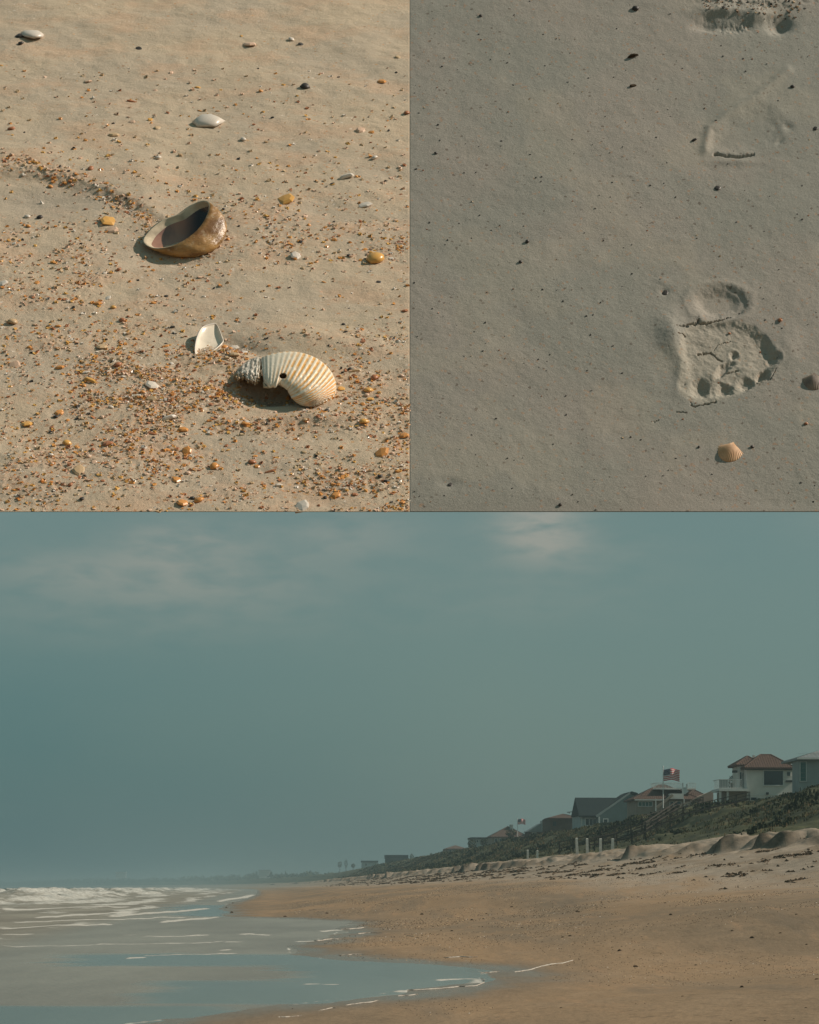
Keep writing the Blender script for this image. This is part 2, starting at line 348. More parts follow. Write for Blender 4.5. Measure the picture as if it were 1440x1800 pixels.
# ------------------------------------------------------------------ the shore: one coast-following height function
KX = .0675
def coast_x(Y):                                                     # x of the coast's own zero line
    Y = np.asarray(Y, dtype=float)
    return -KX*Y - 2.1e-5*np.maximum(0, Y-1500)**2
_wl = [(1900, -300), (1800, 225), (1790, 312), (1768, 500), (1752, 625), (1738, 750), (1727, 838), (1715, 846), (1702, 838), (1695, 740), (1688, 600), (1678, 505),
       (1664, 510), (1655, 545), (1645, 585), (1632, 600), (1620, 622), (1615, 500), (1611, 385), (1605, 402), (1597, 386), (1588, 402), (1580, 432), (1574, 448), (1568, 452), (1563, 451)]
_wy = np.array([EYE*FOC/(p-HY) for p, _ in _wl]); _wo = np.array([(q-450)/FOC*y for (p, q), y in zip(_wl, _wy)])
def ow(Y): return np.interp(Y, _wy, _wo)
def buttress(Y):
    ph = (Y/19.+4.2*fbm(Y/41., Y*0, 57, 2)) % 1.0; on = np.clip((fbm(Y/13., Y*0, 59, 2)-.30)*2.6, 0, 1)
    return np.clip(sstep(.0, .07, ph)*sstep(.55, .12, ph)*on+.5*sstep(.55, .7, fbm(Y/3.5, Y*0, 63, 3)), 0, 1)
def scarp_o(Y):
    s = Y*.9
    saw = (s/17.0+1.6*fbm(s/40., s*0, 3, 3)) % 1.0
    return 37.0 - 3.2*buttress(Y) + 1.5*np.abs(saw-.35)**1.2 + 2.2*(fbm(s/7., s*0, 5, 3)-.5) + 2.4*(fbm(s/60., s*0, 9, 2)-.5)
def ground_z(o, Y):
    o = np.asarray(o, dtype=float); Y = np.asarray(Y, dtype=float)
    w = ow(Y); so_ = scarp_o(Y)
    z = np.where(o < w, np.maximum(-2.5, (o-w)*.03), 0)
    bz = (o-w)*(2.6/29.0)*np.clip((o-w)/12, .25, 1)
    bz = np.where(o > w, bz, 0)
    bz = np.minimum(bz, 2.7+.02*np.maximum(0, o-30))+1.4*sstep(25, 36, o)
    z = z+(fbm(o/1.1, Y/3.0, 28, 4)-.5)*.034*sstep(4, 0, np.abs(o-w))*(Y > 15)
    rough = (fbm(o/1.6, Y/2.6, 21, 4)-.5)*.16*sstep(6, 26, o) + (fbm(o/.5, Y/.8, 25, 2)-.5)*.05*sstep(22, 30, o)
    z = z + bz + rough
    talus = sstep(-4.5, 0, o-so_)*.55*fbm(o/2, Y/4, 27, 3)
    but = buttress(Y); wv_ = .7+(1-but)*(2.5+4*vnoise(Y/21., Y*0, 39)); up = sstep(0, 1, (o-so_+.5*wv_)/wv_)*(1.15+.7*(fbm(Y/30., Y*0, 31, 3)-.5)) * (1-.25*sstep(0, 1, fbm(o/1.5, Y/3, 33, 3)))
    z = z + talus + up + .75*sstep(39, 46, o) + (fbm(o/1.1, Y/2.2, 35, 4)-.5)*.75*np.exp(-((o-so_-.6)/2.0)**2)
    veg = sstep(44, 66, o)
    hump = (fbm(o/9., Y/16., 41, 4)-.5)*2.4*sstep(44, 52, o)*(1-.6*sstep(64, 72, o))
    z = z + 6.3*veg + hump + (fbm(o/2.2, Y/3.5, 45, 3)-.5)*.8*sstep(45, 50, o)*(1-.6*sstep(70, 78, o))
    return z
def gz(o, Y): return float(ground_z(np.array([o]), np.array([Y]))[0])
def world_at(o, Y, dz=0.0): return Vector((o+float(coast_x(Y)), Y, gz(o, Y)+dz))
def on_ground(px, py):                                              # first hit of a line of sight with the sand
    tx = (px-720)/FOC; tz = (HY-py)/FOC
    Ys = np.geomspace(20, 1500, 3000); xs = tx*Ys; zs = EYE+tz*Ys; os_ = xs-coast_x(Ys)
    g = ground_z(os_, Ys); hit = np.nonzero(zs <= g)[0]
    i = hit[0] if len(hit) else len(Ys)-1
    return os_[i], Ys[i]
def grid_faces(nr, nc):
    i = np.arange(nr-1)[:, None]*nc+np.arange(nc-1)[None, :]
    return np.stack([i, i+1, i+nc+1, i+nc], -1).reshape(-1, 4)
def build_ground():
    Y = np.concatenate([np.linspace(-30, 20, 14), np.geomspace(22, 1500, 900), np.geomspace(1560, 11000, 60)])
    o = np.concatenate([np.linspace(-60, -14, 8), np.linspace(-12, 30, 110), np.linspace(30.3, 43, 95), np.linspace(43.4, 72, 90), np.linspace(73, 140, 30), np.geomspace(150, 2500, 20)])
    YY, OO = np.meshgrid(Y, o, indexing='ij')
    Z = ground_z(OO, YY)
    V = np.stack([OO+coast_x(YY), YY, Z], -1).reshape(-1, 3)
    so_ = scarp_o(YY); d = OO-so_
    scarp = sstep(-1.2, -.1, d)*(1-sstep(.6, 1.6, d))*buttress(YY)
    veg = sstep(41.5, 46.5, OO+3*(fbm(YY/9., OO/9., 51, 3)-.5))
    wet = (1-sstep(.3, 3.6, (OO-ow(YY))-2.0*(fbm(YY/5., OO/3., 52, 3)-.5)))*.9
    pale = sstep(15, 27, OO+9*(fbm(YY/22., OO/5., 53, 3)-.5))
    npmesh('beach', V, grid_faces(len(Y), len(o)), M['ground'], attrs=dict(scarp=scarp, veg=veg, wet=wet, pale=pale))['kind'] = 'structure'
build_ground()
def sea_height(o, Y):
    z = np.zeros_like(o); foam = np.zeros_like(o)
    off = -o
    wob = 5*(fbm(Y/45., o*0, 61, 3)-.5)
    for k, (oc, A, wd, ph) in enumerate([(9, .05, .5, 3), (14, .10, .9, 11), (20, .22, 1.4, 5), (27, .60, 1.8, 17), (36, .85, 2.2, 23), (48, 1.45, 2.6, 31), (66, 1.5, 3, 37), (105, .9, 5, 41), (140, .8, 6, 43), (185, .8, 7, 47)]):
        q = off-oc-wob*(.6+.12*k)-3*(fbm(Y/14., o*0, ph, 3)-.5)
        alive = sstep(.34, .60, fbm(Y/60., o/30., ph+100, 3))
        crest = np.exp(-np.where(q > 0, (q/(wd*1.8))**2, (q/wd)**2))
        z += A*crest*(.35+.65*alive)*(1+.9*(fbm(Y/5., o/1.5, ph+7, 4)-.5))
        front = np.exp(-np.where(q < 0, (q/(wd*3.0))**2, (q/(wd*1.0))**2))
        foam = np.maximum(foam, front*alive*(1.0 if k < 7 else .22))
    z += (fbm(o/1.5, Y/3., 71, 4)-.5)*.16*sstep(8, 30, off)
    foam = np.maximum(foam, .52*sstep(6, 22, off)*(1-sstep(52, 70, off)))
    foam = np.maximum(foam, .33*sstep(-1, 6, off)*(1-sstep(12, 20, off)))
    return z, foam
FOAM_LINES = [([(852, 1726), (838, 1732), (790, 1737), (740, 1740), (690, 1744)], 5.5), ([(852, 1726), (846, 1721), (800, 1721), (760, 1724)], 3), ([(905, 1708), (935, 1704), (960, 1698), (990, 1693), (1008, 1688)], 5), ([(608, 1768), (640, 1764), (668, 1761)], 4.5),
             ([(845, 1712), (878, 1709)], 2.5), ([(700, 1752), (735, 1750)], 4), ([(490, 1790), (530, 1788)], 3), ([(560, 1777), (590, 1774)], 2), ([(560, 1637), (600, 1635), (640, 1631)], 3), ([(630, 1643), (672, 1641)], 2.5), ([(715, 1647), (728, 1648)], 2), ([(420, 1643), (478, 1643)], 3),
             ([(250, 1647), (330, 1645), (370, 1643)], 2.5), ([(780, 1684), (810, 1683), (840, 1683)], 2), ([(600, 1681), (640, 1679)], 2), ([(220, 1685), (260, 1682)], 3), ([(380, 1671), (410, 1669)], 2), ([(280, 1622), (330, 1616), (385, 1612)], 3), ([(190, 1611), (290, 1603), (370, 1597)], 3.5), ([(0, 1632), (90, 1629), (200, 1625)], 4), ([(60, 1614), (180, 1606), (240, 1603)], 3.5),
             ([(380, 1584), (410, 1580), (450, 1574)], 2.5), ([(520, 1731), (600, 1730)], 2), ([(0, 1645), (60, 1643)], 2)]
FOAM_LINES += [([(0, 1664), (120, 1662), (300, 1658), (430, 1655)], 1.2), ([(0, 1600), (120, 1596), (230, 1594)], 3), ([(20, 1622), (170, 1617), (330, 1612)], 2), ([(250, 1680), (420, 1676)], 1.5), ([(520, 1655), (600, 1652)], 2)]
def build_sea():
    Y = np.concatenate([np.linspace(-30, 20, 10), np.geomspace(22, 900, 620), np.geomspace(915, 11000, 90)])
    o = np.concatenate([-np.geomspace(4000, 220, 24), -np.linspace(215, 62, 110), -np.linspace(61.5, 10, 190), np.linspace(-9.8, 6.5, 100)])
    YY, OO = np.meshgrid(Y, o, indexing='ij')
    Z, foam = sea_height(OO, YY)
    Z = np.where(OO > -4, Z*.3, Z)
    d = ow(YY)-OO
    edge = np.exp(-(d/.10)**2)*sstep(.35, .55, fbm(YY/1.5, OO, 81, 2))*.9
    foam = np.maximum(foam*sstep(1.5, 5, d), edge)
    Yp = np.maximum(YY, 5.); ca = OO/Yp*FOC+450; cb = HY+EYE*FOC/Yp                    # where each glassy pool lies
    wq = 5*(fbm(YY/2.5, OO/1.5, 84, 3)-.5); wx = 120*(fbm(YY/1.2, OO*0, 86, 2)-.5)
    def pool(x0, x1, y0, y1, sx, sy): return sstep(x0-sx, x0+sx, ca+wx)*sstep(x1+sx, x1-sx, ca+wx)*sstep(y0-sy, y0+sy, cb+wq)*sstep(y1+sy, y1-sy, cb+wq)
    calm = np.maximum.reduce([pool(70, 2000, 1676, 1700, 90, 4), pool(230, 2000, 1722, 1768, 100, 5), pool(480, 2000, 1690, 1760, 70, 5), pool(-900, 420, 1768, 1850, 100, 4), pool(300, 450, 1590, 1612, 50, 3)])
    calm = np.maximum(calm, .45*(1-sstep(6, 10, -OO)))
    lace = np.zeros_like(YY); near = (cb > 1565) & (ca > -80) & (ca < 900)
    lx, ly = ca[near], cb[near]+4.5*(fbm(ca[near]/26., cb[near]/9., 87, 3)-.5); L_ = np.zeros(lx.shape)
    for pts, w in FOAM_LINES:
        en = sstep(0, 26, lx-min(p[0] for p in pts)+14)*sstep(0, 26, max(p[0] for p in pts)+14-lx)
        L_ = np.maximum(L_, en*np.exp(-(polydist(lx*.05, ly, [(a*.05, b) for a, b in pts])/(.35+w*.24))**2))
    lace[near] = L_
    deep = sstep(52, 80, -OO)
    # keep the sheet just clear of the dry sand
    far = OO > ow(YY)+.6
    Z = np.where(far, -.3, Z)
    V = np.stack([OO+coast_x(YY), YY, Z], -1).reshape(-1, 3)
    npmesh('sea_water', V, grid_faces(len(Y), len(o)), M['water'], attrs=dict(foam=foam, calm=calm, deep=deep, lace=lace))['kind'] = 'structure'
build_sea()

# haze
hz = MB(); hz.box(-5200, 3600, -34, 11400, -4, 34); ho = hz.build('haze', [], None)
hm = bpy.data.materials.new('sea_haze'); hm.use_nodes = True; hn = hm.node_tree; hn.nodes.clear()
hout = hn.nodes.new('ShaderNodeOutputMaterial'); pv = hn.nodes.new('ShaderNodeVolumePrincipled'); hn.links.new(pv.outputs[0], hout.inputs['Volume'])
pv.inputs['Color'].default_value = (.31, .44, .48, 1); pv.inputs['Density'].default_value = .00033; pv.inputs['Anisotropy'].default_value = 0
ho.data.materials.append(hm); ho['kind'] = 'stuff'

# ------------------------------------------------------------------ houses on the dune
ANG = math.atan(KX)
def k_at(o, px):                                                    # metres along the coast and pixels per metre for a thing at offset o seen at column px
    Y = o*FOC/(px-450); return Y, FOC/Y
class House:
    """a house built in its own metres: X landward, Y along the coast, Z up; hx/hz read widths off the photo"""
    def __init__(s, name, px0, pyb, o, label, cat='house'):
        s.Y, s.k = k_at(o, px0); s.px0 = px0
        s.z0 = EYE+(HY-pyb)/s.k; s.pyb = pyb
        s.root = empty(name, (o+float(coast_x(s.Y)), s.Y, s.z0), ANG, label, cat)
    def X(s, px): return (px-s.px0)/s.k
    def Z(s, py): return (s.pyb-py)/s.k
    def wall(s, x0, x1, y0, y1, m, zb=-3.0, dep=9.0, off=0.0, name='wall'):
        b = MB().box(s.X(x0), s.X(x1), off, off+dep, zb if y1 is None else s.Z(y1), s.Z(y0)); return b.build(name, M[m], s.root)
    def window(s, x0, x1, y0, y1, off=0.0, glass='glass', frame='trim', nx=1, ny=1, fr=.12):
        X0, X1, Z0, Z1 = s.X(x0), s.X(x1), s.Z(y1), s.Z(y0); f = MB()
        y = off-.10; fx = fr
        f.box(X0-fx, X0, y, off+.02, Z0-fx, Z1+fx); f.box(X1, X1+fx, y, off+.02, Z0-fx, Z1+fx)
        f.box(X0, X1, y, off+.02, Z1, Z1+fx); f.box(X0, X1, y-.05, off+.02, Z0-fx, Z0)
        for i in range(1, nx): c = X0+(X1-X0)*i/nx; f.box(c-.05, c+.05, y+.03, off-.03, Z0, Z1)
        for i in range(1, ny): c = Z0+(Z1-Z0)*i/ny; f.box(X0, X1, y+.035, off-.033, c-.04, c+.04)
        w = f.build('window', M[frame], s.root)
        MB().box(X0, X1, off-.03, off+.01, Z0, Z1).build('pane', M[glass], w); return w
    def hip(s, x0, x1, ytop, yeave, m, off=-.6, dep=10.0, step=.35, name='roof', oh=.0, rib=.07):
        X0, X1, Zb, Zt = s.X(x0)-oh, s.X(x1)+oh, s.Z(yeave), s.Z(ytop); w = X1-X0; h = Zt-Zb
        y0, y1 = off, off+dep; run = min(w, dep)/2; b = MB()
        if w >= dep: A, B = (X0+run, (y0+y1)/2, Zt), (X1-run, (y0+y1)/2, Zt)
        else: A, B = ((X0+X1)/2, y0+run, Zt), ((X0+X1)/2, y1-run, Zt)
        c = [(X0, y0, Zb), (X1, y0, Zb), (X1, y1, Zb), (X0, y1, Zb)]
        t = .22; cb = [(x, y, z-t) for x, y, z in c]
        V = c+cb+[A, B]
        if w >= dep: top = [(0, 1, 9, 8), (1, 2, 9), (2, 3, 8, 9), (3, 0, 8)]
        else: top = [(0, 1, 8), (1, 2, 9, 8), (2, 3, 9), (3, 0, 8, 9)]
        b.add(V, top+[(0, 4, 5, 1), (1, 5, 6, 2), (2, 6, 7, 3), (3, 7, 4, 0), (7, 6, 5, 4)])
        r = b.build(name, M[m], s.root)
        if rib:
            q = MB(); n = int(w/step)
            for i in range(1, n):
                x = X0+w*i/n; tt = min(1, (x-X0)/run, (X1-x)/run)*(1 if w >= dep else 1)
                if tt > .06: q.bar((x, y0, Zb), (x, y0+tt*run, Zb+tt*h), rib, n=4)
            n = int(dep/step)
            for i in range(1, n):
                y = y0+dep*i/n; tt = min(1, (y-y0)/run, (y1-y)/run)
                if tt > .06: q.bar((X0, y, Zb), (X0+tt*run, y, Zb+tt*h), rib, n=4)
            q.bar(c[0], A, rib*1.6, n=5); q.bar(c[3], A if w >= dep else B, rib*1.6, n=5); q.bar(c[1], B if w >= dep else A, rib*1.6, n=5); q.bar(A, B if (Vector(A)-Vector(B)).length > .1 else (A[0], A[1]+.1, A[2]), rib*1.6, n=5)
            tk = q.build('tile_row', M[m], r); tk['kind'] = 'stuff'
        return r
    def rail(s, x0, x1, yt, yb, off, n, m='trim', name='railing', side=0.0):
        f = MB(); X0, X1, Zt, Zb = s.X(x0), s.X(x1), s.Z(yt), s.Z(yb)
        f.box(X0, X1, off-.04, off+.04, Zt-.08, Zt); f.box(X0, X1, off-.03, off+.03, Zb+.05, Zb+.12)
        for i in range(n+1): x = X0+(X1-X0)*i/n; f.box(x-.035, x+.035, off-.03, off+.03, Zb, Zt-.08)
        if side:
            f.box(X0-.04, X0+.04, off+.04, off+side, Zt-.08, Zt)
            for i in range(1, int(side/.8)): f.box(X0-.03, X0+.03, off+i*.8, off+i*.8+.06, Zb, Zt-.08)
        return f.build(name, M[m], s.root)

def villa():
    h = House('villa', 1340, 1408, 74, 'white two storey villa with two overlapping clay tile roofs and a sea balcony')
    h.wall(1313, 1396, 1351.5, None, 'stucco', dep=5, name='wall')
    h.wall(1305, 1313, 1344, None, 'stucco', dep=4.8, off=2.2, name='wall')
    MB().box(h.X(1309), h.X(1397), -.35, 0, h.Z(1353.5), h.Z(1350)).build('eave_band', M['darkwall'], h.root)
    for za, zb in ((1397.8, 1396.4), (1352.8, 1351.9)): MB().box(h.X(1313.3), h.X(1391.7), -.06, -.003, h.Z(za), h.Z(zb)).build('wall_band', M['trim'], h.root)
    h.hip(1307, 1398, 1325, 1349.5, 'tile', off=-.7, dep=6, name='roof')
    h.hip(1299, 1352, 1326.5, 1343, 'tile', off=2.0, dep=6, name='roof')
    h.window(1343, 1377, 1355, 1380, nx=1, fr=.14)
    h.window(1389.2, 1395.5, 1356, 1363.5, fr=.08) if False else h.window(1384, 1390, 1357, 1364, fr=.06)
    h.window(1306, 1309, 1356.5, 1381, off=2.2, fr=.06); h.window(1310.5, 1312, 1358, 1380, off=2.2, fr=.05)
    MB().box(h.X(1347), h.X(1351), -.35, 0, h.Z(1397), h.Z(1393)).build('wall_lamp', M['darkwall'], h.root)
    MB().box(h.X(1382), h.X(1394), -.25, 0, h.Z(1374.5), h.Z(1371.5)).build('wall_ornament', M['darkwall'], h.root)
    h.window(1320, 1330, 1402, 1407, fr=.05)
    # sea balcony on piers
    MB().box(h.X(1260), h.X(1313), -1.6, 4, h.Z(1391.5), h.Z(1387)).build('balcony', M['trim'], h.root)
    for x in (1261, 1274): MB().box(h.X(x), h.X(x+3), -1.4, -1.0, -5, h.Z(1391.5)).build('pier', M['stucco'], h.root)
    h.wall(1273, 1312.8, 1391.5, None, 'tanwall', dep=5, off=.5, name='wall')
    h.rail(1260, 1300, 1371, 1387, -1.5, 14, side=4.5)
    f = MB(); f.box(h.X(1260.5), h.X(1276), -1.47, -1.44, h.Z(1386.5), h.Z(1372)); f.build('glass_screen', M['paleblue'], h.root)
    MB().box(h.X(1294), h.X(1301), 1.8, 2.9, h.Z(1357), h.Z(1353)).build('awning', M['darkwall'], h.root)
    MB().box(h.X(1336), h.X(1339.5), 4.4, 5.0, h.Z(1342), h.Z(1324.5)).build('chimney', M['stucco'], h.root)
villa()
def house_right():
    h = House('beach_house', 1420, 1400, 72, 'grey green house with pale metal roof and tall teal window at the right edge', 'house')
    h.wall(1399, 1565, 1336, None, 'greywall', dep=3.5, off=-1.5)
    h.hip(1394, 1570, 1316, 1335, 'metalroof', off=-2.2, dep=9, step=.55, rib=.035)
    MB().box(h.X(1394), h.X(1570), -2.35, -2.21, h.Z(1336.5), h.Z(1333.5)).build('gutter', M['trim'], h.root)
    h.window(1402, 1412, 1341, 1374, off=-1.5, glass='tealglass', fr=.08)
    h.window(1400.5, 1403, 1385, 1392, off=-1.5, fr=.03)
    b = MB()
    for i in range(9): b.box(h.X(1399.3), h.X(1564), -1.53, -1.503, .5+i*.62, .53+i*.62)
    b.build('siding_line', M['greywall'], h.root)
house_right()
def house_deck():
    h = House('beach_house', 1185, 1430, 75, 'low house with clay tile hip roof carrying a white railed roof deck', 'house')
    h.wall(1118, 1222, 1406, None, 'tanwall', dep=10)
    h.hip(1112, 1232, 1378, 1405, 'tile', dep=11, off=-.8)
    h.hip(1210, 1252, 1386, 1399, 'tile2', dep=8, off=3)
    MB().box(h.X(1114), h.X(1172), -1.0, 0, h.Z(1407.6), h.Z(1405.6)).build('fascia', M['trim'], h.root)
    # roof deck
    MB().box(h.X(1153), h.X(1224), .2, 6, h.Z(1387.5), h.Z(1385.8)).build('roof_deck', M['trim'], h.root)
    h.rail(1153, 1198, 1376, 1386, .3, 18, side=5); h.rail(1210, 1224, 1376, 1386, .3, 5)
    f = MB(); f.box(h.X(1200), h.X(1202), .1, .4, h.Z(1396), h.Z(1376)); f.box(h.X(1207), h.X(1209), .1, .4, h.Z(1394), h.Z(1378)); f.box(h.X(1202), h.X(1207), .15, .3, h.Z(1396), h.Z(1384)); f.build('stair_hatch', M['paleblue'], h.root)
    MB().box(h.X(1176), h.X(1200), -1.2, 1.2, h.Z(1405), h.Z(1395.5)).build('upper_terrace_wall', M['trim'], h.root)
    # outside stair rising to the right
    f = MB(); a = (h.X(1152), -1.5, h.Z(1420)); b = (h.X(1180), -1.5, h.Z(1398)); f.bar(a, b, .28, n=4)
    f.bar((h.X(1186), -2, h.Z(1421)), (h.X(1250), -2, h.Z(1391)), .18, n=4); f.build('outside_stair', M['tanwall'], h.root)
    h.wall(1222.3, 1254, 1402, None, 'pinkwall', dep=6, off=-.5, name='side_wall')
    f = MB(); X0, X1 = h.X(1222.3), h.X(1254)
    f.add([(X0, -.5, h.Z(1402)), (X1, -.5, h.Z(1402)), (X1, -.5, h.Z(1391)), (X0, 5, h.Z(1402)), (X1, 5, h.Z(1402)), (X1, 5, h.Z(1391))], [(0, 1, 2), (3, 5, 4), (0, 2, 5, 3), (1, 4, 5, 2)]); f.build('sloping_wall', M['pinkwall'], h.root)
    h.window(1178, 1197, 1409, 1420, nx=3); h.window(1122, 1146, 1410, 1417, nx=4, glass='tealglass'); h.window(1206, 1218, 1414, 1426, nx=2)
    for x in (1199, 1149): MB().box(h.X(x), h.X(x+1.6), -1.8, -1.6, -3, h.Z(1405)).build('post', M['trim'], h.root)
house_deck()
def house_slate():
    h = House('beach_house', 1066, 1460, 75, 'grey green house with big dark slate roof and white trimmed gable', 'house')
    k = h.k
    h.wall(1020, 1050, 1434, None, 'paleblue', dep=12, off=.4)
    # long dark roof plane facing the camera
    f = MB(); Z1, Z0 = h.Z(1400.5), h.Z(1434)
    f.add([(h.X(1017), -.6, Z0), (h.X(1062), -.6, Z0), (h.X(1100), 5.5, Z1), (h.X(1017), 5.5, Z1), (h.X(1017), 12, Z0), (h.X(1100), 12, Z0), (h.X(1017), -.6, Z0-.3), (h.X(1062), -.6, Z0-.3)],
          [(0, 1, 2, 3), (3, 2, 5, 4), (0, 3, 4), (6, 7, 1, 0), (1, 5, 2)]); f.build('roof', M['slate'], h.root)
    # gable front on the right
    f = MB(); g = [(1050, 1434), (1107, 1395), (1124, 1404), (1124, 1475), (1050, 1475)]
    f.add([(h.X(x), -.9, h.Z(y)) for x, y in g]+[(h.X(x), 11, h.Z(y)) for x, y in g], [(0, 4, 3, 2, 1), (5, 6, 7, 8, 9), (0, 1, 6, 5), (1, 2, 7, 6), (2, 3, 8, 7), (4, 0, 5, 9)]); f.build('gable', M['tealwall'], h.root)
    f = MB(); P = lambda x, y, q=-1.0: (h.X(x), q, h.Z(y))
    f.add([P(1048, 1437.5), P(1107, 1396), P(1107, 1392.5), P(1046, 1434)]+[P(x, y, -.80) for x, y in ((1048, 1437.5), (1107, 1396), (1107, 1392.5), (1046, 1434))], [(0, 1, 2, 3), (3, 2, 6, 7), (0, 3, 7, 4), (4, 7, 6, 5), (0, 4, 5, 1)]); f.build('barge_board', M['greywall'], h.root)
    f = MB(); f.add([P(x, y, q) for q in (-.79, 11.4) for x, y in ((1048.5, 1436.5), (1107, 1395.5), (1107, 1392.8), (1046.5, 1434))], [(0, 1, 2, 3), (3, 2, 6, 7), (0, 3, 7, 4), (4, 7, 6, 5), (0, 4, 5, 1)]); f.build('roof', M['slate'], h.root)
    f = MB(); f.add([P(1107, 1395.2), P(1126, 1405), P(1120, 1394), P(1110, 1391.3)]+[P(x, y, 11) for x, y in ((1107, 1395.2), (1126, 1405), (1120, 1394), (1110, 1391.3))], [(0, 1, 2, 3), (3, 2, 6, 7), (2, 1, 5, 6), (0, 3, 7, 4), (4, 7, 6, 5)]); f.build('roof', M['slate'], h.root)
    h.window(1030, 1049, 1439.5, 1450.5, off=.4, nx=3, fr=.22); h.window(1060.5, 1067, 1440.5, 1450.5, off=-.9, fr=.16)
    MB().box(h.X(1021), h.X(1024), .28, .38, -2, h.Z(1435)).build('corner_board', M['trim'], h.root)
    MB().box(h.X(1051), h.X(1053.5), -1.05, -.95, -2, h.Z(1436)).build('corner_board', M['trim'], h.root)
    h.rail(1024, 1046, 1452, 1459, -1.2, 10)
house_slate()
def house_brown():
    h = House('beach_house', 990, 1470, 75, 'brown timber house with wide low roof left of the slate roofed house', 'house')
    h.wall(966, 1021, 1438, None, 'brownwall', dep=14)
    h.hip(964, 1023, 1430, 1438, 'tile2', dep=9, rib=.05)
    f = MB(); [f.box(h.X(966.3)+i*1.6, h.X(966.3)+i*1.6+.06, -.04, -.003, -3, h.Z(1439)) for i in range(1, 5)]; f.build('cladding_batten', M['brownwall'], h.root)
    h.window(972, 978, 1444, 1452, frame='brownwall'); f = MB(); f.bar((h.X(1003), 2, h.Z(1430)), (h.X(1003), 2, h.Z(1426.5)), .1); f.bar((h.X(999), 2, h.Z(1427.5)), (h.X(1009), 2, h.Z(1426.5)), .12, n=4); f.build('roof_vent', M['darkwall'], h.root)
house_brown()
def house_pale():
    h = House('beach_house', 947, 1472, 76, 'pale house with sloping light roof and grey lift tower', 'house')
    h.wall(930, 964, 1462, None, 'brownwall', dep=10)
    f = MB(); g = [(926, 1462.5), (952, 1447), (966, 1447), (966, 1462.5)]
    f.add([(h.X(x), -.6, h.Z(y)) for x, y in g]+[(h.X(x), 9, h.Z(y)) for x, y in g], [(0, 3, 2, 1), (4, 5, 6, 7), (0, 1, 5, 4), (1, 2, 6, 5), (2, 3, 7, 6), (0, 4, 7, 3)]); f.build('roof', M['metalroof'], h.root)
    MB().box(h.X(952), h.X(964), -.9, 3, h.Z(1460), h.Z(1443)).build('tower', M['paleblue'], h.root); h.window(956, 961, 1447, 1453, off=-.9)
    h.window(936, 942, 1464, 1468); 
house_pale()
def house_hip():
    h = House('beach_house', 897, 1484, 76, 'tan house under a broad brown hip roof behind dark shrubs', 'house')
    h.wall(865, 926, 1472, None, 'tanwall', dep=13)
    h.hip(862, 931, 1452, 1471, 'tile2', dep=13, rib=.06)
    MB().box(h.X(899), h.X(904), 3, 5, h.Z(1458), h.Z(1449)).build('chimney', M['greywall'], h.root)
    for x in (870, 878, 888, 915): h.window(x, x+4, 1474.5, 1481)
    f = MB(); f.box(h.X(926.3), h.X(952), -.5, 6, h.Z(1462.5), h.Z(1460.5)); f.build('porch_roof', M['darkwall'], h.root)
    for x in (928, 938, 950): MB().box(h.X(x), h.X(x+1.2), -.3, 0, -4, h.Z(1462.5)).build('post', M['trim'], h.root)
    h.wall(926.3, 944, 1470, None, 'tanwall', dep=4, off=1)
house_hip()
def small_house(px0, x0, x1, yt, ye, yb, wallm, roofm, label, flat=False, wins=()):
    h = House('beach_house', px0, yb, 76, label, 'house')
    h.wall(x0+1, x1-1, ye, None, wallm, dep=12)
    if flat: MB().box(h.X(x0), h.X(x1), -.7, 12.5, h.Z(ye), h.Z(yt)).build('roof', M[roofm], h.root)
    else: h.hip(x0, x1, yt, ye, roofm, dep=min(12, (x1-x0)/h.k*.9), rib=0)
    for a in wins: h.window(a, a+3, ye+2, ye+6)
    return h
small_house(845, 828, 864, 1472, 1475, 1486, 'paleblue', 'darkwall', 'pale grey flat roofed house between two shrubs', True, (838, 845, 852))
small_house(801, 782, 822, 1486, 1492, 1500, 'pinkwall', 'tile2', 'small pinkish house with low roof, left of the flat roofed one', False, (790, 797))
small_house(698, 678, 718, 1503, 1509, 1520, 'darkwall', 'slate', 'dark boxy house standing alone on the far dune', True)
small_house(650, 636, 665, 1513, 1516, 1524, 'paleblue', 'darkwall', 'faint pale house beyond the dark boxy house', True, (642,))
small_house(500, 492, 512, 1533, 1534, 1542, 'trim', 'trim', 'tiny pale building among the far trees', True)
small_house(545, 530, 552, 1529, 1531, 1540, 'trim', 'paleblue', 'tiny white building on the far tree line', True)

# ------------------------------------------------------------------ flags
def mat_flag():
    t = NT('stars_and_stripes_cloth'); uv = t.tc.outputs['UV']; sp = t.N.new('ShaderNodeSeparateXYZ'); t.K.new(uv, sp.inputs[0]); u, v = sp.outputs[0], sp.outputs[1]
    st = t.M('GREATER_THAN', t.M('MODULO', t.M('MULTIPLY', v, 6.5), 1.0), .5)      # 13 stripes, red outermost
    c = t.mix(st, (.55, .025, .04), (.80, .76, .73))
    canton = t.M('MULTIPLY', t.M('LESS_THAN', u, .4), t.M('GREATER_THAN', v, 6/13))
    fu = t.M('FRACT', t.M('MULTIPLY', u, 15.0)); fv = t.M('FRACT', t.M('MULTIPLY', t.M('SUBTRACT', v, 6/13), 9.3))
    d = t.M('ADD', t.M('POWER', t.M('SUBTRACT', fu, .5), 2), t.M('POWER', t.M('SUBTRACT', fv, .5), 2)); star = t.M('LESS_THAN', d, .055)
    c = t.mix(canton, c, t.mix(star, (.018, .028, .085), (.66, .64, .62))); return t.done(c, .8, .1)
M['flag'] = mat_flag()
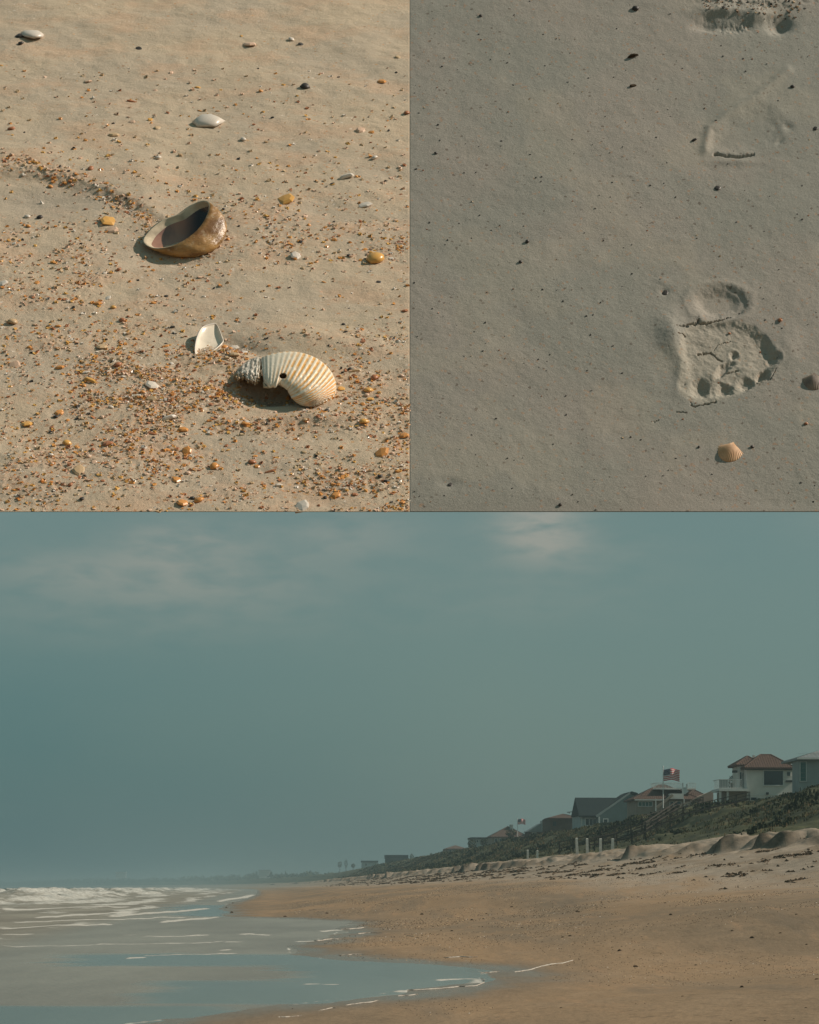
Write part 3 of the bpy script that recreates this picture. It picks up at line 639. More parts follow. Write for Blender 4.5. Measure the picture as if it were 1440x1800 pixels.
def flag_on_pole(name, px, py_top, py_base, o, fw_px, fh_px, fy, label, label_f):
    Y, k = k_at(o, px); x = o+float(coast_x(Y)); zt = EYE+(HY-py_top)/k; zb = gz(o, Y)-.2
    r = empty(name, (x, Y, zb), 0, label, 'flagpole'); b = MB(); b.bar((0, 0, 0), (0, 0, zt-zb), .10, .055, 8); b.build('pole', M['pole'], r)
    ball = MB(); ball.bar((0, 0, zt-zb), (0, 0, zt-zb+.18), .10, .04, 8); ball.build('finial', M['pole'], r)
    W_, H_ = fw_px/k*1.1, fh_px/k; nu, nv = 30, 14; V = []; UV = []
    for j in range(nv):
        for i in range(nu):
            u = i/(nu-1); v = j/(nv-1); V.append((.07+u*W_*.93, -.25*W_*u*.4+.10*W_*math.sin(u*9+v*1.2)*u, (v-1)*H_-.16*H_*u*u-.04*H_*math.sin(u*7+1)+.1*H_*u))
            UV.append((u, v))
    F = grid_faces(nv, nu); o_ = npmesh('flag', V, F, M['flag']); me = o_.data
    o_.location = (x, Y, EYE+(HY-fy)/k); ul = me.uv_layers.new(name='UVMap'); li = np.zeros(len(me.loops), dtype=np.int32); me.loops.foreach_get('vertex_index', li)
    ul.data.foreach_set('uv', np.array(UV, dtype=np.float32)[li].ravel()); m = o_.modifiers.new('thickness', 'SOLIDIFY'); m.thickness = .01
    tag(o_, label_f, 'flag')
flag_on_pole('flagpole', 1166, 1348, 1436, 66, 27, 20, 1352, 'tall pale flagpole in front of the roof deck house', 'large stars and stripes flag flying in front of the roof deck house')
flag_on_pole('flagpole', 910, 1439, 1470, 70, 13, 9, 1440, 'short flagpole above the broad brown hip roof', 'small distant stars and stripes flag over the brown hip roof')

# ------------------------------------------------------------------ posts, stairs and boardwalk on the dune
def post(px, py_t, py_b, lean, label):
    best = None
    for o in np.linspace(39.0, 44.0, 40):                              # where on the dune the foot stands
        Y, k = k_at(o, px); e = abs(EYE+(HY-py_b)/k-gz(o, Y))
        if best is None or e < best[0]: best = (e, o, Y, k)
    _, o, Y, k = best; p = world_at(o, Y, -.15); hgt = max(1.0, EYE+(HY-py_t)/k-p.z)
    b = MB(); w = .17; V = []
    for z, s in ((0, 1), (hgt*.97, .92), (hgt, .7)):
        V += [(lean*z+w*s*a, w*s*c, z) for a, c in ((-1, -1), (1, -1), (1, 1), (-1, 1))]
    F = [(0, 3, 2, 1), (8, 9, 10, 11)]+[(i+4*r, (i+1) % 4+4*r, (i+1) % 4+4*r+4, i+4*r+4) for r in (0, 1) for i in range(4)]
    b.add(V, F); q = b.build('wooden_post', M['post']); q.location = p; tag(q, label, 'post', 'white posts standing on the berm')
post(1015, 1473, 1502, -.04, 'tallest white post, leaning left, below the slate roofed house')
post(1033, 1474, 1494, -.03, 'second white post to the right of the tallest one')
post(1056, 1474, 1488, 0, 'short white post, second from the right of the row')
post(1077, 1474, 1488, .02, 'short white post at the right end of the row beside the dune stair')
post(928, 1494, 1511, 0, 'thick short white post farther along the berm')
post(945, 1495, 1504, 0, 'thin distant white post beside the thick short one')
def stair(pts_o, Y0, label, dy=0.0, rails=True):
    """wooden walkover following the dune: pts_o = list of (o, dY)"""
    P = [world_at(o, Y0+d, .9) for o, d in pts_o]; base = world_at(pts_o[0][0], Y0, 0)
    r = empty('dune_stair', base, 0, label, 'stair')
    f = MB(); g = MB(); q = MB()
    for a, b in zip(P[:-1], P[1:]):
        n = max(2, int((b-a).length/1.8)); A = a-base; B = b-base
        for s in (0, 1.3):
            off = Vector((0, s, 0)); f.bar(A+off+Vector((0, 0, .95)), B+off+Vector((0, 0, .95)), .07, n=4); f.bar(A+off+Vector((0, 0, .5)), B+off+Vector((0, 0, .5)), .045, n=4); g.bar(A+off, B+off, .12, n=4)
            for i in range(n+1): p = A+(B-A)*i/n+off; MB().bar(p-Vector((0, 0, 1.6)), p+Vector((0, 0, .95)), .06, n=4).build('support_post', M['wood'], r)
        m = int((b-a).length/.45)
        for i in range(m): p = A+(B-A)*(i+.5)/m; g.box(p.x-.16, p.x+.16, p.y, p.y+1.3, p.z+.1, p.z+.14)
    f.build('handrail', M['wood'], r); g.build('deck', M['wood'], r)
def Yof(o, px): return o*FOC/(px-450)
stair([(45, 0), (50, 0), (57, 1), (66, 2)], Yof(66, 1318)-2, 'timber dune stair climbing to the white villa')
stair([(46, 0), (50, 1), (54, 1), (60, 10)], Yof(53, 1125), 'timber dune stair climbing beside the short white posts')
stair([(44, 0), (50, 0), (56, 0), (66, 6)], Yof(60, 1178), 'timber dune stair below the house with the roof deck')
Yb = Yof(50, 715)
stair([(44, 0), (50, 0), (62, 0)], Yb, 'far timber walkover below the dark boxy house')

# ------------------------------------------------------------------ vegetation
def leaf_cloud(cen, rad, n, size, mats, name, parent, seed):
    rg = np.random.default_rng(seed); d = rg.normal(size=(n, 3)); d /= np.linalg.norm(d, axis=1)[:, None]
    r = rg.uniform(.35, 1.0, n)**.6; lump = .75+.5*vnoise(d[:, 0]*3+seed, d[:, 1]*3+d[:, 2]*3, seed)
    c = np.array(cen)+d*np.array(rad)*(r*lump)[:, None]
    a = rg.normal(size=(n, 3)); a /= np.linalg.norm(a, axis=1)[:, None]; b = np.cross(a, rg.normal(size=(n, 3))); b /= np.linalg.norm(b, axis=1)[:, None]
    s = size*rg.uniform(.6, 1.4, n)[:, None]
    V = np.stack([c-a*s, c+b*s*.6, c+a*s, c-b*s*.6], 1).reshape(-1, 3); F = np.arange(4*n).reshape(-1, 4)
    return npmesh(name, V, F, mats, parent, smooth=False, midx=rg.integers(0, len(mats), n))
def shrub(px, py_top, w_px, h_px, o, label, name='dune_shrub', cat='shrub', grp=None, seed=1, trunk=0.0):
    Y, k = k_at(o, px); zt = EYE+(HY-py_top)/k; g = gz(o, Y); W_ = w_px/k/2; H_ = h_px/k/2; cz = zt-H_
    r = empty(name, (o+float(coast_x(Y)), Y, g), 0, label, cat, grp)
    b = MB()
    for i in range(4): an = i*1.7+seed; b.bar((0, 0, -.2), (math.cos(an)*W_*.45, math.sin(an)*W_*.45, max(.4, cz-g)), max(.05, W_*.06), .02, 5)
    b.build('trunk', M['trunk'], r)
    leaf_cloud((0, 0, cz-g), (W_, W_, H_), 420, max(.10, W_*.13), [M['leaf'], M['leaf'], M['leaf2']], 'crown', r, seed)
    return r
G1 = 'dark shrubs along the dune crest'
shrub(1287, 1363, 15, 26, 71, 'bushy plant on the balcony side of the white villa', grp=None, seed=3)
shrub(899, 1456, 20, 18, 72, 'round dark shrub in front of the brown hip roof', seed=4)
shrub(852, 1474, 18, 14, 70, 'dark shrub in front of the pale flat roofed house', seed=5)
shrub(830, 1475, 17, 17, 70, 'dark shrub at the left corner of the pale flat roofed house', seed=6)
shrub(940, 1466, 26, 10, 70, 'low dark shrub below the pale sloping roof', seed=7)
shrub(782, 1496, 16, 10, 70, 'dark shrub left of the small pinkish house', seed=8)
for i, (px, pt, w, h, l) in enumerate([(724, 1500, 8, 12, 'small tree right beside the dark boxy house'), (759, 1500, 9, 9, 'little round tree between the boxy house and the pinkish house'),
        (735, 1506, 14, 8, 'low shrub right of the small tree by the boxy house'), (614, 1509, 7, 18, 'pointed tree, tallest on the far dune'), (606, 1514, 8, 12, 'round tree just left of the tallest pointed tree'),
        (624, 1518, 8, 8, 'small tree right of the tallest pointed tree'), (672, 1518, 10, 7, 'low shrub left of the dark boxy house')]):
    shrub(px, pt, w, h, 76, l, 'far_tree', 'tree', None, 20+i)
def dune_cover():
    # low shrub mounds and grass tufts, clumped; blades and leaves as joined real geometry
    rg = np.random.default_rng(11); VV = []; MI = []
    n = 52000
    Y = np.exp(rg.uniform(math.log(120), math.log(1250), n)); o = rg.uniform(43.0, 80, n)
    dens = fbm(o/5., Y/9., 91, 3); keep = (dens > .36) & ((o > 51) | (np.abs(Y-285) > 70) | (rg.uniform(0, 1, n) < .12)) & (sstep(42, 48, o) > rg.uniform(0, 1, n)); Y, o, dens = Y[keep], o[keep], dens[keep]
    z = ground_z(o, Y); x = o+coast_x(Y); n = len(Y)
    kind = np.where(dens+rg.normal(0, .03, n) > .65, 0, np.where(rg.uniform(0, 1, n) < .74, 1, 2))
    size = np.where(kind == 0, rg.uniform(.25, .6, n), rg.uniform(.25, .5, n))*np.clip(Y/400, .7, 1.05)
    for j in range(5):                                               # five blades / leaves per tuft
        an = rg.uniform(0, 2*math.pi, n); tilt = rg.uniform(.1, .9, n)
        wd = np.where(kind == 0, .45, .16)*size; hx = np.cos(an)*wd; hy = np.sin(an)*wd
        bx = x+rg.normal(0, .35, n)*size; by = Y+rg.normal(0, .35, n)*size; bz = z-.1+np.where(kind == 0, rg.uniform(0, .5, n)*size, 0)
        tx = bx+np.sin(an*1.7)*tilt*size*.6; ty = by+np.cos(an*1.3)*tilt*size*.6; tz = bz+size*rg.uniform(.7, 1.2, n)
        V = np.stack([np.stack([bx-hx, by-hy, bz], -1), np.stack([bx+hx, by+hy, bz], -1), np.stack([tx+hx*.6, ty+hy*.6, tz*1.0], -1), np.stack([tx-hx*.5, ty-hy*.5, tz+.05*size], -1)], 1)
        VV.append(V.reshape(-1, 3)); MI.append(kind)
    V = np.concatenate(VV); F = np.arange(len(V)).reshape(-1, 4)
    g = npmesh('dune_grass', V, F, [M['leaf'], M['leaf2'], M['straw']], smooth=False, midx=np.concatenate(MI)); tag(g, 'dark green shrubs and olive grass covering the dune slope', 'dune vegetation', kind='stuff')
dune_cover()
def far_woods():
    rg = np.random.default_rng(12); VV = []; n = 700
    Y = np.concatenate([rg.uniform(1250, 2600, 380), rg.uniform(2600, 9500, 900)]); o = 62+rg.uniform(0, 60, len(Y))+rg.uniform(0, 1, len(Y))*Y*.012
    z = 9.5-np.clip((Y-1500)/2500, 0, 1)*4; H_ = rg.uniform(3.0, 7.5, len(Y))*(1+Y/5000)*(.5+fbm(Y/160., Y*0, 93, 2))*(.38+.62*sstep(1700, 3600, Y)); x = o+coast_x(Y)
    for j in range(46):
        n = len(Y); c = rg.normal(size=(n, 3)); c /= np.linalg.norm(c, axis=1)[:, None]; c *= rg.uniform(.4, 1, n)[:, None]
        P = np.stack([x+c[:, 0]*H_*1.1, Y+c[:, 1]*H_, z+H_*.6+c[:, 2]*H_*.7], -1); a = rg.normal(size=(n, 3)); b = rg.normal(size=(n, 3)); s = (H_*.2)[:, None]
        VV.append(np.stack([P-a*s*.7, P+b*s*.6, P+a*s*.7, P-b*s*.6], 1).reshape(-1, 3))
    V = np.concatenate(VV); g = npmesh('far_woods', V, np.arange(len(V)).reshape(-1, 4), M['leaf'], smooth=False); tag(g, 'hazy dark line of trees along the far shore', 'trees', kind='stuff')
far_woods()

# ------------------------------------------------------------------ wrack, clods, foam on the beach
def lump_mesh(name, seed, m, flat=.45):
    rg = random.Random(seed); b = MB(); n = 9; V = [(0, 0, .5*flat)]
    rr = [rg.uniform(.6, 1.25) for _ in range(n)]
    for ring, (r, z) in enumerate(((.55, .9*flat), (1.0, 0.15*flat))):
        for i in range(n): a = 2*math.pi*i/n; V.append((math.cos(a)*r*rr[i]*.5, math.sin(a)*r*rr[i]*.5, z*rg.uniform(.6, 1.1)))
    F = [(0, 1+i, 1+(i+1) % n) for i in range(n)]+[(1+i, 1+n+i, 1+n+(i+1) % n, 1+(i+1) % n) for i in range(n)]+[tuple(1+n+n-1-i for i in range(n))]
    V[0] = (0, 0, flat)
    me = bpy.data.meshes.new(name); me.from_pydata(V, [], F); me.materials.append(m); me.update(); return me
wl = [lump_mesh('seaweed_clump', 100+i, M['weed']) for i in range(5)]
hand = [(1090, 1672, 9), (990, 1648, 5), (830, 1618, 7), (850, 1616, 5), (742, 1608, 6), (776, 1636, 4), (795, 1637, 5), (1015, 1603, 7), (1018, 1604, 6), (1002, 1646, 6), (1180, 1609, 8), (1170, 1588, 4),
        (1304, 1736, 10), (1287, 1637, 6), (1372, 1641, 5), (1323, 1649, 8), (1437, 1722, 7), (1285, 1795, 6), (1345, 1795, 6), (1417, 1772, 5), (1396, 1791, 4), (987, 1772, 5), (1070, 1733, 4), (1418, 1661, 5), (1200, 1752, 5), (1118, 1700, 8),
        (410, 1588, 4), (407, 1605, 7), (398, 1596, 4), (501, 1612, 6), (575, 1606, 5), (461, 1764, 5), (514, 1774, 4), (855, 1607, 4), (1400, 1608, 5), (900, 1595, 5), (1058, 1588, 5), (1223, 1697, 5), (1352, 1697, 5), (1290, 1720, 4), (640, 1588, 4), (700, 1600, 4)]
WL = {}
def weed_label(px, py, w, i):
    size = 'wide' if w > 8 else 'mid sized' if w > 5 else 'small'
    marks = [(1166, 1440, 'flagpole'), (1340, 1400, 'white villa'), (1068, 1450, 'slate roofed house'), (990, 1460, 'brown timber house'), (897, 1470, 'broad brown hip roof'), (800, 1495, 'small pinkish house'), (698, 1510, 'dark boxy house'), (850, 1730, 'swash tip'), (400, 1600, 'far wet tip'), (500, 1770, 'water edge'), (1425, 1390, 'right hand house')]
    band = 'upper' if py < 1615 else 'middle' if py < 1690 else 'near'
    for d, nm in sorted((abs(px-mx)+(0 if my < 1520 else abs(py-my)*1.5), nm) for mx, my, nm in marks):
        for k in ('dark weed clump', 'dark weed scrap', 'dark weed tangle', 'brown weed clump'):
            lb = '%s %s on the %s sand, below the %s' % (size, k, band, nm)
            if lb not in WL: WL[lb] = 1; return lb
    return 'small dark bit of weed on the %s sand' % band
for i, (px, py, w) in enumerate(hand):
    o, Y = on_ground(px, py); s = w*Y/FOC; ob = bpy.data.objects.new('seaweed_clump', wl[i % 5]); link(ob)
    ob.location = world_at(o, Y, -.004); ob.scale = (s, s*1.3, s*.9); ob.rotation_euler = (0, 0, i*1.3)
    lb = weed_label(px, py, w, i)
    tag(ob, lb, 'seaweed', 'dark bits of seaweed scattered over the beach')
def wrack():
    rg = np.random.default_rng(14); n = 9000
    Y = np.exp(rg.uniform(math.log(95), math.log(800), n)); line = rg.integers(0, 4, n)
    o = np.array([26.5, 29, 31.5, 33.6])[line]+1.6*(fbm(Y/30., line*7., 15, 3)-.5)+rg.normal(0, .30, n)+np.where(rg.uniform(0, 1, n) < .25, rg.uniform(-4, 3, n), 0)
    keep = (fbm(Y/5., line*3., 17, 3) > .585); Y, o = Y[keep], o[keep]; n = len(Y); z = ground_z(o, Y); x = o+coast_x(Y); VV = []
    for j in range(3):
        an = rg.uniform(0, 3.14, n); l = rg.uniform(.05, .24, n)*np.clip(Y/220, .8, 1.4); w = .035*np.clip(Y/200, .7, 2)
        cx, cy = x+rg.normal(0, .1, n), Y+rg.normal(0, .3, n); dx, dy = np.cos(an)*l, np.sin(an)*l; q = rg.uniform(.02, .12, n)
        V = np.stack([np.stack([cx-dx, cy-dy, z-.01], -1), np.stack([cx-dx, cy-dy, z+w*.8], -1), np.stack([cx+dx*.2, cy+dy*.2, z+w+q], -1), np.stack([cx+dx, cy+dy, z+.02], -1)], 1); VV.append(V.reshape(-1, 3))
    V = np.concatenate(VV); g = npmesh('wrack_line', V, np.arange(len(V)).reshape(-1, 4), M['wrack'], smooth=False); tag(g, 'broken dark lines of dry seaweed below the eroded berm', 'wrack', kind='stuff')
    # grit: small dark and pale shell bits all over the beach
    n = 34000; Y = np.exp(rg.uniform(math.log(27), math.log(210), n)); o = rg.uniform(2, 30, n); keep = (fbm(o/2., Y/6., 19, 3) > .47) & (o > ow(Y)+.6); Y, o = Y[keep], o[keep]; n = len(Y)
    z = ground_z(o, Y); x = o+coast_x(Y); s = rg.uniform(.005, .016, n)*np.clip(Y/50, .7, 1.9); V = []
    for dx, dy, dz in ((-1, -1, -.1), (1, -1, -.1), (1, 1, -.1), (-1, 1, -.1), (0, 0, .9)): V.append(np.stack([x+dx*s*rg.uniform(.6, 1.4, n), Y+dy*s, z+dz*s], -1))
    V = np.stack(V, 1).reshape(-1, 3); b = np.arange(n)[:, None]*5; F = np.concatenate([b+np.array([0, 1, 4]), b+np.array([1, 2, 4]), b+np.array([2, 3, 4]), b+np.array([3, 0, 4])])
    mi = np.tile(np.where(rg.uniform(0, 1, n) < .80, 0, np.where(rg.uniform(0, 1, n) < .85, 1, 2)), 4)
    g = npmesh('beach_grit', V, F, [M['weed'], M['tan'], M['white']], smooth=False, midx=mi); tag(g, 'fine dark and pale shell grit strewn over the beach', 'grit', kind='stuff')
wrack()
def vn1(x): return float(fbm(np.array([x]), np.array([.5]), 401, 3)[0])
def foam_lines():
    rg = random.Random(5); V = []; F = []
    lines = FOAM_LINES
    for pts, w in lines:
        P = []
        for (a, b), (c, d) in zip(pts[:-1], pts[1:]):
            n = max(3, int(abs(c-a)/4))
            P += [(a+(c-a)*i/n, b+(d-b)*i/n) for i in range(n)]
        P.append(pts[-1]); P = [q for q in P if o_is_land(*q)]
        if len(P) < 4: continue
        base = len(V); N_ = len(P)
        for i, (px, py) in enumerate(P):
            e = min(1, i/6+.1, (N_-1-i)/6+.1); gap = vn1(px*.045+w*7); ph = w*.30*e*max(.04, 2.6*gap-.95)*rg.uniform(.6, 1.2); py += 6.5*(vn1(px*.022+w*3)-.5)+rg.uniform(-.25, .25)
            for s, up in ((-1, 0.0), (-.4, 1), (.4, 1), (1, 0.0)):
                o, Y = on_ground(px, min(1799, py+s*ph*.55)) if o_is_land(px, py) else sea_pt(px, py+s*ph*.55)
                z = max(gz(o, Y), 0.0)+.004+up*.012*Y/40; V.append((o+float(coast_x(Y)), Y, z))
            if i:
                q = base+4*i
                for t in range(3): F.append((q-4+t, q-3+t, q+1+t, q+t))
    g = npmesh('sea_foam', V, F, M['foam']); tag(g, 'thin white foam lines left by the swash', 'foam', kind='stuff')
def sea_pt(px, py): Y = EYE*FOC/(py-HY); return (px-450)/FOC*Y if Y < 1500 else 0, Y
def o_is_land(px, py): o, Y = sea_pt(px, py); return o > float(ow(Y))
foam_lines()

# ================================================================== the two tilted beds of sand
class Bed:
    def __init__(s, Y0, slope):
        s.t = math.radians(slope); s.P0 = Vector((0, Y0, EYE+Y0*(HY-900)/FOC))
        s.V = Vector((0, math.cos(s.t), math.sin(s.t))); s.N = Vector((0, -math.sin(s.t), math.cos(s.t)))
        s.mat = Matrix.Translation(s.P0) @ Matrix(((1, 0, 0, 0), (0, s.V.y, s.N.y, 0), (0, s.V.z, s.N.z, 0), (0, 0, 0, 1)))
    def loc(s, px, py, w=0.0):
        R = Vector(((px-720)/FOC, 1, (HY-py)/FOC)); C = Vector((0, 0, EYE)); k = (w-s.N.dot(C-s.P0))/s.N.dot(R); p = C+R*k-s.P0
        return Vector((p.x, s.V.dot(p), w))
    def pix(s, u, v):                                                # photo coordinates of points of the flat bed (arrays)
        x = u; y = s.P0.y+v*s.V.y; z = s.P0.z-EYE+v*s.V.z; return 720+FOC*x/y, HY-FOC*z/y
    def ppm(s, py): p = s.loc(720, py); return FOC/(s.P0.y+p.y*s.V.y)
    def place(s, o, p, rot=None): o.matrix_world = s.mat @ Matrix.Translation(p) @ (rot or Matrix())
BL = Bed(1.40, 40); BR = Bed(2.80, 58)
def gauss(px, py, cx, cy, rx, ry, ang=0.0):
    c, s = math.cos(ang), math.sin(ang); dx, dy = px-cx, py-cy; a = (dx*c+dy*s)/rx; b = (-dx*s+dy*c)/ry; return np.exp(-(a*a+b*b))
def hash_density(px, py):
    d = .25+.0*px
    n = fbm(px/70., py/22., 201, 4)
    d = d+.9*gauss(px, py, 320, 700, 130, 42, .12)+.55*gauss(px, py, 200, 630, 150, 28, .2)+.5*gauss(px, py, 380, 620, 60, 22)
    d = d+.45*gauss(px, py, 50, 430, 120, 26)+.55*gauss(px, py, 690, 720, 70, 70)+.5*gauss(px, py, 660, 880, 90, 50)+.4*gauss(px, py, 60, 840, 120, 40)+.35*gauss(px, py, 540, 440, 160, 28)
    d = d+.8*np.exp(-(polydist(px, py, [(0, 292), (90, 308), (190, 345), (260, 385)])/13)**2)+.3*gauss(px, py, 300, 780, 200, 60)
    d = d*(.25+.75*sstep(250, 450, py))*sstep(40, 420, py)+.5*np.exp(-(polydist(px, py, [(0, 292), (90, 308), (190, 345), (260, 385)])/13)**2)
    d = d-.55*gauss(px, py, 560, 520, 160, 60)-.5*gauss(px, py, 90, 350, 100, 30)-.3*gauss(px, py, 440, 790, 120, 22)
    return np.clip(d*(n*2.6-.55), 0, 1)
def left_h(u, v):
    px, py = BL.pix(u, v)
    h = (fbm(u/.06, v/.05, 210, 4)-.5)*.0055+(fbm(u/.012, v/.010, 214, 3)-.5)*.0011
    h = h+.004*sstep(-14, 6, -(py-(305+.00095*np.maximum(0, px)**2)))*sstep(330, 240, px)*sstep(200, 290, py)     # lip of the shallow runnel
    h = h-.0035*gauss(px, py, 90, 355, 130, 26)
    h = h-.0110*gauss(px, py, 478, 688, 62, 17)+.004*gauss(px, py, 560, 600, 120, 22, .15)-.004*gauss(px, py, 430, 610, 60, 12, .3)
    h = h+.0035*gauss(px, py, 560, 735, 110, 10, -.03)-.004*gauss(px, py, 310, 455, 80, 14)
    h = h+.0012*hash_density(px, py)*(fbm(u/.0028, v/.0028, 218, 2)-.3)*2
    e = sstep(0, .012, v); return h*e
FOOT_OUT = [(1195, 585), (1212, 560), (1262, 556), (1318, 560), (1345, 585), (1368, 606), (1372, 636), (1352, 672), (1320, 690), (1282, 703), (1240, 716), (1205, 706), (1185, 686), (1192, 650), (1190, 610)]
def smooth_poly(P):
    for _ in range(3):
        Q = []
        for a, b in zip(P, P[1:]+P[:1]): Q += [(a[0]*.75+b[0]*.25, a[1]*.75+b[1]*.25), (a[0]*.25+b[0]*.75, a[1]*.25+b[1]*.75)]
        P = Q
    return P
FOOT_OUT = smooth_poly(FOOT_OUT)
def inside_soft(px, py, poly, soft):
    ins = np.zeros(np.shape(px), bool); n = len(poly)
    for i in range(n):
        x0, y0 = poly[i]; x1, y1 = poly[(i+1) % n]; c = ((y0 > py) != (y1 > py)) & (px < (x1-x0)*(py-y0)/((y1-y0) or 1e-9)+x0); ins ^= c
    d = polydist(px, py, poly+[poly[0]]); return np.where(ins, sstep(0, soft, d), 0)
def right_h(u, v):
    px, py = BR.pix(u, v); wx = 9*(fbm(px/16., py/16., 301, 4)-.5); wy = 9*(fbm(px/16., py/16., 305, 4)-.5); qx, qy = px+wx, py+wy
    h = (fbm(u/.22, v/.18, 310, 3)-.5)*.0042+(fbm(u/.03, v/.03, 314, 4)-.5)*.0013+(fbm(u/.008, v/.008, 315, 2)-.5)*.0004
    h0 = h
    # heel
    r = np.hypot((qx-1264)/53, (qy-530)/33); h = h-.0120*(1-sstep(.35, 1.0, r))-.003*np.exp(-((r-.85)/.12)**2)*(qx > 1262)*sstep(1262, 1285, qx); h = h+.0012*np.exp(-((r-1.12)/.12)**2)
    # sole
    s = inside_soft(qx, qy, FOOT_OUT, 20); h = h-.0085*s*(1-.45*sstep(1330, 1200, qx))
    h = h-.0035*gauss(qx, qy, 1348, 612, 24, 30, .5)*s
    # toes
    for cx, cy, rx, ry, a, d in ((1230, 682, 16, 17, 0, .0095), (1275, 684, 15, 13, 0, .0085), (1311, 673, 15, 12, 0, .008), (1341, 660, 14, 12, -.4, .010), (1274, 647, 22, 9, -.75, .008), (1361, 630, 12, 14, 0, .006), (1292, 622, 10, 9, 0, .007)):
        r = np.hypot(((qx-cx)*math.cos(a)+(qy-cy)*math.sin(a))/rx, (-(qx-cx)*math.sin(a)+(qy-cy)*math.cos(a))/ry)+.25*(fbm(px/7., py/7., 350, 3)-.5); h = h-d*1.05*(1-sstep(.25, 1.15, r))+.0007*np.exp(-((r-1.25)/.22)**2)
    # pushed up ridges between and round
    h = h+.0045*gauss(qx, qy, 1252, 660, 14, 12)+.004*gauss(qx, qy, 1205, 650, 14, 26)+.004*gauss(qx, qy, 1310, 648, 18, 10)+.003*gauss(qx, qy, 1260, 700, 14, 7)
    h = h+.012*gauss(qx, qy, 1186, 590, 26, 36, -.5)*sstep(1212, 1180, qx)+.0035*gauss(qx, qy, 1200, 640, 14, 50)
    h = h+.004*gauss(qx, qy, 1386, 610, 22, 30)
    # cracks
    for pts, w, d in (([(1196, 574), (1208, 571), (1224, 568), (1226, 560), (1228, 567), (1242, 566), (1258, 561), (1285, 558)], 2.6, .005), ([(1226, 620), (1238, 616), (1252, 616), (1262, 624), (1270, 630)], 2.4, .005), ([(1258, 612), (1266, 602), (1284, 595)], 1.2, .002),
                      ([(1216, 711), (1224, 715), (1240, 711), (1258, 708)], 2.2, .005), ([(1190, 590), (1200, 588), (1206, 592)], 2, .004), ([(1280, 655), (1296, 651)], 1.6, .003), ([(1330, 670), (1332, 676), (1352, 668), (1366, 648)], 1.6, .003), ([(1190, 724), (1206, 724)], 2, .002), ([(1152, 742), (1158, 738)], 2, .003)):
        jx = 3.5*(fbm(px/3.5, py/3.5, 371, 3)-.5); h = h-d*1.5*np.exp(-(polydist(px+wx*.9+jx, py+wy*.9+jx, pts)/(w*(.22+.5*fbm(px/9., py/9., 373, 2))))**2)
    sc = inside_soft(px, py, FOOT_OUT, 10); h = h+sc*((fbm(u/.006, v/.006, 330, 4)-.5)*.0026+(fbm(u/.02, v/.02, 334, 3)-.5)*.0035)
    # slab edge of the sole (left), lighter step
    # upper footprint, faint
    dd = polydist(px, py, [(1385, 125), (1330, 170), (1280, 200), (1248, 225), (1240, 262)]); h = h+.0042*np.exp(-(dd/8)**2)
    s2 = inside_soft(qx, qy, smooth_poly([(1248, 225), (1290, 195), (1340, 170), (1385, 200), (1388, 245), (1350, 272), (1258, 278), (1236, 262)]), 30); h = h-.0048*s2
    h = h-.011*np.exp(-(polydist(px+wx*.5, py+wy*.6+jx*.7, [(1256, 271), (1275, 274), (1300, 275), (1326, 272)])/(1.0+1.8*fbm(px/9., py*0, 377, 2)))**2)+.003*gauss(px, py, 1292, 284, 40, 6)
    h = h-.004*gauss(px, py, 1385, 222, 9, 6, .5)-.003*gauss(px, py, 1371, 248, 8, 4, -.6)
    # top: scuffed hollow and clods
    h = h-.010*gauss(qx, qy, 1242, 44, 20, 9)-.008*gauss(qx, qy, 1290, 48, 30, 9)*(.4+1.2*fbm(px/7., py/5., 341, 3))-.020*gauss(qx, qy, 1370, 44, 20, 13)+.012*gauss(qx, qy, 1270, 20, 40, 10)+.011*gauss(qx, qy, 1330, 28, 30, 12)+.006*gauss(px, py, 1340, 2, 100, 12)*(fbm(px/8., py/5., 340, 3))*1.6
    h = h-.003*gauss(px, py, 790, 850, 16, 8)-.003*gauss(px, py, 1168, 513, 8, 6)+.002*gauss(px, py, 1165, 495, 12, 6)
    h = h0+(h-h0)*.55
    e = sstep(0, .02, v); return h*e
def build_bed(bed, name, hf, u0, u1, vmax, nu, nv, m, thick, attrs, under, focus=None):
    u = np.linspace(u0, u1, nu); v = np.linspace(0, vmax, nv)
    if focus:
        a, b, c, d, mu, mv = focus; u = np.concatenate([u[u < a], np.linspace(a, b, mu), u[u > b]]); v = np.concatenate([v[v < c], np.linspace(c, d, mv), v[v > d]])
    nu, nv = len(u), len(v); VV, UU = np.meshgrid(v, u, indexing='ij'); H = hf(UU, VV)
    top = np.stack([UU, VV, H], -1).reshape(-1, 3); F = grid_faces(nv, nu)
    idx = np.arange(nu*nv).reshape(nv, nu)
    loop = np.concatenate([idx[0, :], idx[1:, -1], idx[-1, -2::-1], idx[-2:0:-1, 0]])
    low = top[loop].copy(); low[:, 1] = under+low[:, 1]*(vmax-under)/vmax; low[:, 2] = -thick
    n = len(loop); b = len(top); i = np.arange(n); j = (i+1) % n
    side = np.stack([loop[j], loop[i], b+i, b+j], -1)
    cen = np.array([[(u0+u1)/2, vmax/2, -thick]]); V = np.concatenate([top, low, cen]); c = len(V)-1
    bot = np.stack([np.full(n, c), np.full(n, c), b+j, b+i], -1)[:, 1:]
    F = np.concatenate([F, side]); px, py = bed.pix(UU, VV); A = {k: np.concatenate([f(px, py, UU, VV).ravel(), np.zeros(n+1)]) for k, f in attrs.items()}
    o = npmesh(name, V, F, m, attrs=A); o.matrix_world = bed.mat; o['kind'] = 'structure'
    ob = npmesh('sand_underside', np.concatenate([low, cen]), np.stack([np.full(n, n), j, i], -1), m, parent=o, smooth=False)
    return o
